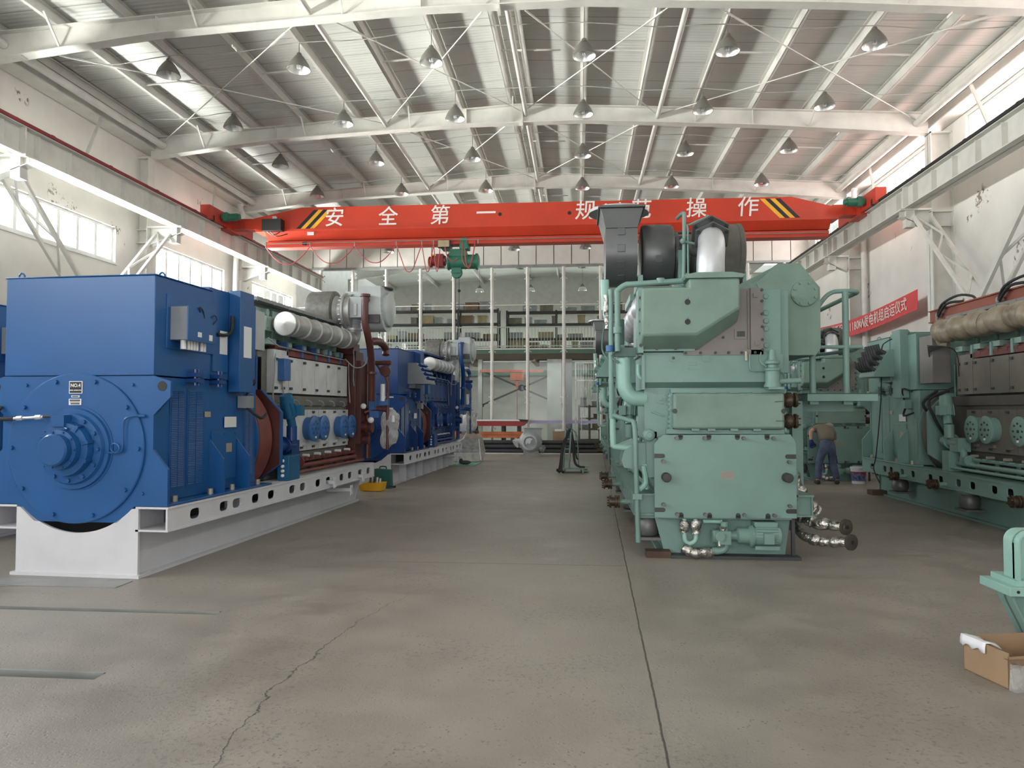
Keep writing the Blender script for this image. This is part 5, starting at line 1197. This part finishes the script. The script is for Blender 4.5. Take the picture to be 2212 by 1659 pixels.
t = thing('step_ladder', 'small green rolling step platform draped with black hoses', 'step ladder', (-.20, 19.1, 0), R(3))
b = MB(); b.box(-.22, .30, -.28, .30, .10, .13); b.prism([(-.24, -.28), (.30, -.28), (.30, -.1), (-.20, -.1)], 'z', .09, .12); b.box(.30, .44, -.1, .22, .03, .06); b.box(.3, .44, 0, .3, .14, .16); b.build('step_tread', 'green_tread', t)
b = MB()
for x, y in ((-.22, -.26), (-.16, .26), (.28, -.26), (.26, .26)): b.box(x - .02, x + .02, y - .02, y + .02, 0, .12)
for x in (-.20, -.06): b.bar((x - .02, -.24, .1), (x + .06, .0, 1.08), .035, .06)
for z in (.35, .6, .85): b.bar((-.2 + z * .06, -.24 + z * .24, z), (-.06 + z * .06, -.24 + z * .24, z), .05, .02)
b.cyl((.20, .2, .12), (.16, .22, .92), .014, 8); b.tube([(.16, .22, .9), (.10, .22, 1.02), (0, .18, 1.12), (-.06, .12, 1.12)], .014, 8, 3); b.cyl((.18, .21, .66), (.02, .1, .66), .010, 6); b.build('ladder_frame', 'green_paint', t)
b = MB(); b.tube([(-.06, .0, 1.09), (-.22, -.1, .7), (-.30, -.2, .2), (-.34, -.26, .05)], .026, 8, 4); b.tube([(-.05, .02, 1.10), (-.22, -.2, .6), (-.27, -.32, .12), (-.22, -.38, .03)], .03, 8, 4); b.tube([(-.02, 0, 1.08), (.04, -.12, .6), (.08, -.2, .26), (.2, -.26, .16), (.32, -.24, .15)], .03, 8, 4); b.tube([(.0, 0, 1.09), (.07, -.06, .7), (.12, -.12, .4), (.16, -.1, .34)], .02, 8, 4)
b.tube([(-.3, -.3, .04), (-.36, -.34, .08), (-.30, -.38, .04)], .04, 8, 3); b.build('hose', 'strap_black', t)

# wrapped machine, mat and odds by the far end of the deep blue set
t = thing('wrapped_machine', 'plastic-sheeted machine part on the green mat at the end of the all-blue set', 'wrapped machine', (-3.45, 22.9, 0))
b = MB(); b.prism([(-.45, .02), (.42, .02), (.50, .30), (.38, .80), (.10, .98), (-.12, .92), (-.40, .40)], 'y', -.4, .4); b.build('plastic_sheet', 'sheet_plastic', t, .05)
b = MB(); b.ball((-.05, -.1, 1.15), (.36, .36, .30), 14, 9); b.build('white_sheet', 'cloth_white', t)
b = MB(); b.prism([(-.38, .62), (-.12, .70), (.08, 1.02), (-.05, .72), (-.3, .55)], 'y', -.46, -.42); b.bar((.46, -.40, .05), (.40, -.42, .70), .05, .03); b.build('white_tape', 'cloth_white', t)
b = MB(); b.box(-.3, .3, -.3, .3, .86, .94); b.build('dark_band', 'rack_dark', t)
b = MB(); b.box(-3.9, -2.95, 20.9, 22.3, .0005, .012); tag(b.build('floor_mat', 'mat_green'), 'green and yellow work mat on the floor by the plastic-sheeted part', 'mat')
t = thing('spray_bottle', 'small white and purple bottle on the green mat', 'bottle', (-3.5, 21.6, .012)); b = MB(); b.lathe([(.045, 0), (.05, .02), (.05, .14), (.02, .18), (.02, .22)], (0, 0, 0), (0, 0, 1), 14); b.build('bottle_body', 'stripe_film', t)
b = MB(); b.box(-.02, .05, -.015, .015, .22, .26); b.build('bottle_cap', 'label_white', t)
t = thing('work_shoe', 'dark work glove and shoe heap lying on the green mat', 'shoe', (-3.3, 21.35, .012), R(20)); b = MB(); b.ball((0, 0, .06), (.17, .07, .06), 12, 8); b.ball((-.12, 0, .10), (.06, .06, .08), 10, 8); b.build('shoe_upper', 'rack_dark', t)

# stacked black pipes, timbers and the red flat truck along the glass
for i, (y, z) in enumerate(((27.0, .085), (27.2, .085), (27.4, .085), (27.1, .245), (27.3, .245), (27.2, .40))):
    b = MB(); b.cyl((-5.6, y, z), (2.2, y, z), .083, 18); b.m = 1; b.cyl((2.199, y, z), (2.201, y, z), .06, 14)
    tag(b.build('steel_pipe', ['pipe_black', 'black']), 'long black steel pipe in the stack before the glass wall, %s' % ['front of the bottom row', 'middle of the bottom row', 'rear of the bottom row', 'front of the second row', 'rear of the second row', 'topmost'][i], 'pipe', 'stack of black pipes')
b = MB(); b.box(-5.4, 2.2, 26.82, 26.86, 0, .035); tag(b.build('kerb_plate', 'white_steel'), 'white strip lying on the floor along the black pipes', 'strip')
t = thing('flat_truck', 'dark red flat truck with white-topped deck before the glass wall', 'truck', (-3.4, 28.5, 0))
b = MB(); b.prism([(-1.9, .98), (1.25, .98), (1.42, 1.12), (1.42, 1.17), (-1.9, 1.17)], 'y', -.5, .5); b.build('truck_deck', 'cart_red', t)
b = MB(); b.box(-1.9, 1.44, -.52, .52, 1.17, 1.21); b.build('deck_sheet', 'cloth_white', t)
b = MB(); b.prism([(1.2, 1.15), (1.43, 1.15), (1.5, 1.22), (1.1, 1.24)], 'y', -.53, -.50); b.build('deck_end', 'black', t)
b = MB()
for x in (-1.7, -.6, .5, 1.1): b.box(x - .05, x + .05, -.4, .4, .42, .98)
b.box(-1.8, 1.2, -.42, .42, .62, .72); b.build('truck_frame', 'rack_dark', t)
for x in (-1.5, -.2, 1.0):
    b = MB(); b.cyl((x, -.48, .2), (x, -.38, .2), .2, 18); b.build('wheel', 'black_rubber', t)
for i, z in enumerate((.54, .66)):
    b = MB(); b.box(-5.6, -2.0, 27.72 + i * .02, 27.95, z, z + .11); tag(b.build('timber_beam', 'plank_orange'), 'orange painted beam lying over the black pipes, %s one' % ('lower' if i == 0 else 'upper'), 'beam', 'orange beams')
for x in (-5.2, -2.5):
    b = MB(); b.box(x - .06, x + .06, 27.7, 27.98, 0, .54); tag(b.build('trestle', 'rack_dark'), 'dark trestle under the orange beams, %s' % ('near the blue set' if x < -4 else 'near the loose turbocharger'), 'trestle', 'trestles')
t = thing('small_carton', 'small brown carton with white paper on top behind the black pipes', 'carton', (-.75, 28.4, 0)); b = MB(); b.box(-.25, .25, -.18, .18, 0, .78); b.build('carton_body', 'carton', t)
b = MB(); b.box(-.18, .1, -.12, .12, .78, .86); b.build('paper', 'cloth_white', t)

# skid and cracks under the green set
b = MB(); b.box(.72, .98, 8.16, 8.34, .0, .07); tag(b.build('skid_timber', 'wood_dark'), 'rusty brown timber wedge under the green base corner', 'timber')
b = MB(); b.box(.98, 2.34, 8.14, 8.30, 0, .035); tag(b.build('skid_beam', 'rack_dark'), 'dark flat skid beam lying under the green pump base', 'skid')
b = MB(); b.box(5.45, 5.72, 14.45, 14.7, 0, .09); tag(b.build('skid_block', 'wood_dark'), 'dark block under the far corner of the green base with brown manifold', 'block')

# bracket stand and carton at the photo edge
t = thing('foundation_bracket', 'pale green steel bracket stand with bolt flange cut by the photo edge', 'bracket', (2.66, 5.0, 0))
b = MB(); b.box(0, .9, -.1, .25, .44, .495); b.m = 1
for x in (.05, .14, .35, .55): b.cyl((x, -.101, .468), (x, -.096, .468), .010, 10)
b.build('bolt_flange', ['green_pale', 'black'], t, .003)
b = MB(); b.box(.055, .9, -.06, .22, .495, .53); b.prism([(.085, .53)] + arc(.165, .755, .08, 180, 90, 8) + [(.9, .835), (.9, .53)], 'y', .0, .02); b.prism([(.085, .53), (.085, .755)] + arc(.165, .755, .08, 180, 90, 8)[1:] + [(.9, .835), (.9, .825)] + arc(.165, .755, .07, 90, 180, 8) + [(.095, .53)], 'y', -.05, .12)
b.build('upright_plate', 'green_pale', t)
b = MB(); b.prism([(.04, .44), (.045, .40), (.16, .15), (.30, .0), (.9, 0), (.9, .44)], 'y', .02, .05); b.prism([(.04, .44), (.045, .40), (.16, .15), (.30, .0), (.315, .0), (.17, .155), (.058, .40), (.055, .44)], 'y', -.05, .12); b.build('gusset', 'green_paint', t)
t = thing('carton_box', 'open brown cardboard box with white cloth over its edge', 'box', (2.362, 4.868, 0), R(-77))
b = MB(); L, D, H = .35, .50, .205; w = .006
b.box(0, L, 0, w, 0, H); b.box(0, w, 0, D, 0, H + .0); b.box(L - w, L, 0, D, 0, H - .02); b.box(0, L, 0, D, 0, w)
o = b.build('box_wall', 'carton', t)
b = MB(); b.box(0, L, D - w, D, 0, H); b.box(L - .03, L + .09, .0, .5, H - .04, H - .034); b.build('box_flap', 'carton_in', t)
b = MB(); b.box(L, L + .012, .01, D, .01, H - .06); b.prism([(L, .0), (L + .05, .0), (L + .01, .12)], 'y', .0, .3); b.build('plastic_wrap', 'sheet_plastic', t)
b = MB(); vs = []; n = 8
for i in range(n + 1):
    t_ = i / n; x = -.012 + t_ * .20
    for j, (dy, dz) in enumerate(((.10, H - .02 + .012 * math.sin(i * 1.3)), (.03, H + .008), (-.006, H + .010), (-.012, H - .015), (-.014, H - .045 - .012 * math.sin(i * 1.9)))): vs.append((x, dy, dz))
b.add(vs, [(5 * i + j, 5 * i + j + 1, 5 * i + 6 + j, 5 * i + 5 + j) for i in range(n) for j in range(4)], True); c = b.build('cloth', 'cloth_white', t)
sd = c.modifiers.new('t', 'SOLIDIFY'); sd.thickness = .005

# bucket by the worker
t = thing('paint_bucket', 'white paint bucket with red and blue label on the floor beside the bending worker', 'bucket', (6.03, 16.75, 0))
b = MB(); b.lathe([(.13, 0), (.155, .33), (.165, .33), (.165, .345), (.16, .36), (0, .36)], (0, 0, 0), (0, 0, 1), 28); b.build('bucket_body', 'bucket_white', t)
b = MB(); b.lathe([(.1363, .06), (.1510, .25)], (0, 0, 0), (0, 0, 1), 28); b.build('bucket_label', 'bucket_blue', t)
b = MB(); b.lathe([(.1508, .235), (.1525, .26)], (0, 0, 0), (0, 0, 1), 28); b.lathe([(.148, .20), (.1518, .25)], (0, 0, 0), (0, 0, 1), 28, True, PI, 1.6); b.build('label_band', 'bucket_red', t)

# ------------------------------------------------------------------ worker bending over
def skin(name, verts, edges, radii, m, parent, sub=2):
    me = bpy.data.meshes.new(name); me.from_pydata([Vector(v) for v in verts], edges, []); me.materials.append(M[m])
    o = bpy.data.objects.new(name, me); COL.objects.link(o); o.parent = parent
    sk = o.modifiers.new('skin', 'SKIN'); sk.use_smooth_shade = True
    for i, r in enumerate(radii):
        d = me.skin_vertices[0].data[i]; d.radius = r if isinstance(r, tuple) else (r, r); d.use_root = (i == 0)
    s = o.modifiers.new('sub', 'SUBSURF'); s.levels = sub; s.render_levels = sub
    return o
wk = thing('person', 'worker in olive T-shirt, blue jeans and blue gloves bending over beside the green set', 'person', (5.31, 16.5, 0))
J = dict(pel=(.0, 0, .90), wst=(.01, .08, 1.02), chest=(.05, .26, 1.14), neckb=(.10, .40, 1.235), neck=(.16, .47, 1.225), head=(.22, .54, 1.20), crown=(.25, .61, 1.185),
         sl=(-.13, .34, 1.20), el=(-.285, .22, 1.12), hl=(-.285, .16, .90), sr=(.23, .36, 1.09), er=(.255, .34, .83), hr=(.29, .42, .56),
         hpl=(-.082, .01, .74), kl=(-.16, .06, .47), al=(-.20, .0, .09), tl=(-.215, .16, .03), hpr=(.088, .01, .74), kr=(.13, .08, .47), ar=(.20, .02, .09), tr=(.23, .18, .03))
def chain(names, rad, nm, m, links=None, sub=2):
    ix = {k: i for i, k in enumerate(names)}
    return skin(nm, [J[k] for k in names], links and [(ix[a], ix[c]) for a, c in links], rad, m, wk, sub)
nb = ['pel', 'wst', 'chest', 'neckb', 'neck', 'head', 'crown', 'sl', 'el', 'hl', 'sr', 'er', 'hr', 'hpl', 'kl', 'al', 'tl', 'hpr', 'kr', 'ar', 'tr']
body = chain(nb, [(.11, .10), (.115, .10), (.14, .11), (.08, .08), .055, (.078, .085), (.07, .072), .06, .042, .032, .06, .042, .032, .085, .06, .04, .03, .085, .06, .04, .03], 'body', 'skin',
      [('pel', 'wst'), ('wst', 'chest'), ('chest', 'neckb'), ('neckb', 'neck'), ('neck', 'head'), ('head', 'crown'), ('chest', 'sl'), ('sl', 'el'), ('el', 'hl'), ('chest', 'sr'), ('sr', 'er'), ('er', 'hr'), ('pel', 'hpl'), ('hpl', 'kl'), ('kl', 'al'), ('al', 'tl'), ('pel', 'hpr'), ('hpr', 'kr'), ('kr', 'ar'), ('ar', 'tr')])
J['el2'] = (-.235, .26, 1.15); J['er2'] = (.25, .345, .92); J['hem'] = (.0, .015, .885)
chain(['hem', 'wst', 'chest', 'neckb', 'sl', 'el2', 'sr', 'er2'], [(.180, .155), (.175, .148), (.198, .145), (.10, .09), .085, .072, .085, .072], 'shirt', 'shirt', [('hem', 'wst'), ('wst', 'chest'), ('chest', 'neckb'), ('chest', 'sl'), ('sl', 'el2'), ('chest', 'sr'), ('sr', 'er2')])
J['hip'] = (0, .0, .875); J['belt'] = (.005, .055, .985)
chain(['hip', 'belt', 'hpl', 'kl', 'al', 'hpr', 'kr', 'ar'], [(.140, .135), (.150, .125), .098, .080, .074, .098, .080, .074], 'jeans', 'jeans', [('hip', 'belt'), ('hip', 'hpl'), ('hpl', 'kl'), ('kl', 'al'), ('hip', 'hpr'), ('hpr', 'kr'), ('kr', 'ar')])
for a, c in (('al', 'tl'), ('ar', 'tr')):
    p, q = Vector(J[a]), Vector(J[c]); skin('shoe', [(p.x, p.y - .05, .045), (p.x, p.y + .03, .05), (q.x, q.y, .04)], [(0, 1), (1, 2)], [.052, .056, .045], 'shoe', wk)
for hnd, elb, s in (('hl', 'el', -1), ('hr', 'er', 1)):
    w_ = Vector(J[hnd]); d = (w_ - Vector(J[elb])).normalized(); e = Vector((1, 0, 0)); e = (e - d * e.dot(d)).normalized(); f_ = d.cross(e)
    vs = [w_ - d * .06, w_ + d * .05]; ed = [(0, 1)]; rd = [.046, .046]
    for i, (off, ln) in enumerate(((-.036, .075), (-.012, .088), (.012, .082), (.036, .066))):
        k = len(vs); vs += [w_ + d * .075 + e * off, w_ + d * (.075 + ln * .55) + e * off * 1.1 + f_ * .012, w_ + d * (.075 + ln * .9) + e * off + f_ * .04]; ed += [(1, k), (k, k + 1), (k + 1, k + 2)]; rd += [.014, .0125, .011]
    k = len(vs); vs += [w_ + d * .03 - e * s * .05, w_ + d * .075 - e * s * .07 + f_ * .02]; ed += [(1, k), (k, k + 1)]; rd += [.017, .014]
    skin('glove', vs, ed, rd, 'glove', wk)
b = MB(); hc = Vector(J['head']) + Vector((.015, .045, .005)); b.ball((0, 0, 0), (.094, .102, .086), 16, 10)
b.v = [tuple(hc + Vector(v) + Vector((0, -.01, .018))) for v in b.v if True]; b.build('hair', 'hair', wk)
b = MB()
for s in (-1, 1): b.ball(tuple(hc + Vector((s * .088, -.01, -.02))), (.014, .025, .034), 8, 6)
b.ball(tuple(hc + Vector((.02, .115, -.06))), (.016, .022, .026), 8, 6); b.build('ear_and_nose', 'skin', wk)

# ------------------------------------------------------------------ next hall behind the glass
HX0, HX1, HY = -13.5, 11.5, 44.0
b = MB(); b.box(HX0, HX1, HY, HY + .3, 0, 10); struct(b, 'wall_far', 'back_wall')
b = MB(); b.box(HX0 - .3, HX0, YE + .2, HY, 0, 10); struct(b, 'wall_far_west', 'back_wall')
b = MB(); b.box(HX1, HX1 + .3, YE + .2, HY, 0, 10); struct(b, 'wall_far_east', 'back_wall')
frame(37.0); column(-11.78, 37.0, -11.36); column(8.94, 37.0, 8.44)
for x in PURL[::2]:
    b = MB(); b.box(x - .04, x + .04, YE + .3, HY, ztop(x), ztop(x) + .2); struct(b, 'roof_beam_purlin', 'white_steel')
for i, (x, y) in enumerate(((-5.4, 33.5), (-2.6, 33.5), (.2, 33.5), (-5.4, 40), (-2.6, 40), (.2, 40))): lamp(x, y, 8.2, ztop(x) + .23, 'grey lamp seen through the glass in the next hall, %s of the %s row' % (['west', 'middle', 'east'][i % 3], 'near' if i < 3 else 'far'), 'lamps of the next hall')
area('daylight_next_hall', (-2, HY - .3, 6.5), (0, -1, -.25), 1.6, 14, 500, (.96, 1, .98))
area('fill_next_hall_roof', (-2, 38, 8.7), (0, -.25, -1), 9, 14, 700, (.96, 1, .97))  # overhead fill added to brighten the mezzanine, no rooflight in this roof
area('gallery_fill', (-2, 31.5, 3.62), (0, .8, -.6), .4, 9, 190, (.98, 1, .95))  # unseen fill light added to brighten the wall under the gallery
area('daylight_next_hall', (HX0 + .2, 34, 2.4), (1, 0, 0), 2.6, 5, 260, (.96, 1, 1))
mz = thing('mezzanine', 'mezzanine gallery with white vertical-bar railing behind the glass wall', 'mezzanine')
b = MB(); b.box(-9.0, 3.6, 31.0, 36.0, 3.98, 4.18); b.m = 1; b.box(-9.0, 3.6, 30.95, 31.0, 3.95, 4.20); b.m = 2; b.box(-9.0, 3.6, 30.97, 31.05, 3.72, 3.95)
for x in (-8, -5, -2, 1, 3.4): b.box(x - .08, x + .08, 31.0, 36, 3.7, 3.98)
b.build('mezzanine_deck', ['rack_dark', 'mezz_green', 'mezz_brown'], mz)
b = MB(); b.box(-9.0, 3.6, 31.02, 31.06, 5.06, 5.11); b.box(-9, 3.6, 31.02, 31.05, 4.26, 4.30)
for i in range(97): b.box(-9.0 + i * .13, -8.975 + i * .13, 31.03, 31.05, 4.2, 5.08)
b.build('railing', 'white_steel', mz)
for x, y in ((-5.5, 33.0), (-5.5, 35.9), (-.45, 33.0), (3.4, 33.0)):
    b = MB(); b.box(x - .14, x + .14, y - .14, y + .14, 0, 3.98); b.build('support_post', 'rack_dark', mz)
def rack(label, x0, x1, y, z0, levels, seed, mcol='rack_dark', wide=.7):
    r = thing('storage_rack', label, 'rack', ((x0 + x1) / 2, y, z0), 0, 'racks in the next hall'); hw = (x1 - x0) / 2
    b = MB()
    for x in (-hw, -hw / 3, hw / 3, hw):
        for yy in (-wide / 2, wide / 2): b.box(x - .04, x + .04, yy - .04, yy + .04, 0, levels[-1] + .1)
    b.build('rack_frame', mcol, r)
    for z in levels:
        b = MB(); b.box(-hw, hw, -wide / 2, wide / 2, z, z + .06); b.build('shelf_board', mcol, r)
    rnd = random.Random(seed)
    for z in levels:
        x = x0 + .05
        while x < x1 - .45:
            w = rnd.uniform(.25, .7); h = rnd.uniform(.15, .38)
            if rnd.random() < .72:
                k = rnd.choice(['crate_tan', 'crate_grey', 'crate_grey', 'crate_brown', 'rack_olive'])
                b = MB(); b.box(-w / 2, w / 2, -wide * .4, wide * .4, 0, h); b.box(-w / 2 - .012, w / 2 + .012, -wide * .4 - .012, wide * .4 + .012, h - .03, h)
                tag(b.build('storage_box', k, None, 0, (x + w / 2, y, z0 + z + .06)), 'stored %s box on the racks behind the glass' % {'crate_tan': 'tan', 'crate_grey': 'grey', 'crate_brown': 'brown', 'rack_olive': 'olive'}[k], 'box', 'stored %s boxes on the racks behind the glass' % {'crate_tan': 'tan', 'crate_grey': 'grey', 'crate_brown': 'brown', 'rack_olive': 'olive'}[k])
            x += w + rnd.uniform(.04, .25)
rack('dark storage rack on the mezzanine behind the hoist cable', -9.0, -3.6, 33.2, 4.18, (.1, .55, 1.25, 1.85), 3)
rack('dark storage rack on the mezzanine toward the dark turbocharger duct', -3.2, 3.4, 33.2, 4.18, (.1, .55, 1.2, 1.75), 8)
rack('olive stacking rack at floor level beside the glass door', .0, 1.3, 31.4, 0, (.3, .75, 1.2, 1.7), 5, 'rack_olive', .9)
t = thing('steel_cage', 'pale grey steel cage behind the glass beside the olive stacking rack', 'cage', (.6, 33.6, 0)); b = MB()
for i in range(14): b.box(-.75 + i * .115, -.735 + i * .115, -.02, .02, 2.0, 3.7)
for z in (2.0, 2.9, 3.7): b.box(-.78, .78, -.03, .03, z, z + .05)
for x in (-.78, .76): b.box(x, x + .05, -.03, .03, 0, 3.7)
b.build('cage_bars', 'steel_grey', t)
t = thing('wall_bracing', 'dark X-shaped wind bracing behind the glass wall', 'bracing', (-2.68, 34.6, 0.42))
for sx in (-1, 1):
    b = MB(); b.bar((-1.9 * sx, 0, 1.38), (1.9 * sx, 0, 3.02), .08, .08); b.lathe([(.12, -.04), (.12, .04)], (-1.9 * sx, 0, 1.38), (0, 1, 0), 10); b.build('brace_bar', 'rack_dark', t)
b = MB(); b.lathe([(.16, -.06), (.16, .06)], (0, 0, 2.2), (0, 1, 0), 12); b.build('brace_node', 'rack_dark', t)
t = thing('monorail_hoist', 'orange monorail beam with small chain hoist under the mezzanine', 'hoist', (-2.8, 33.5, 3.36)); b = MB(); b.box(-1.7, 1.2, -.06, .06, -.06, .06); b.build('monorail_beam', 'beam_orange', t)
b = MB(); b.box(-.3, .3, -.12, .12, -.42, -.10); b.cyl((0, 0, -.4), (0, 0, -2.2), .014, 6); b.box(-.06, .06, -.05, .05, -.75, -.42); b.build('chain_hoist', 'beam_orange', t)
b = MB(); b.box(-6.3, 3.6, 36.2, 36.35, 0, 3.95); struct(b, 'wall_next_hall', 'back_wall')
for xa, xb in ((-1.47, -.80), (-4.69, -4.5)):
    b = MB(); b.box(xa, xb, 34.2, 34.5, 0, 3.95); struct(b, 'column_concrete', 'steel_grey')
b = MB(); b.box(-6.3, 3.6, 35.6, 35.8, 3.25, 3.50); struct(b, 'beam_gallery', 'mezz_green')
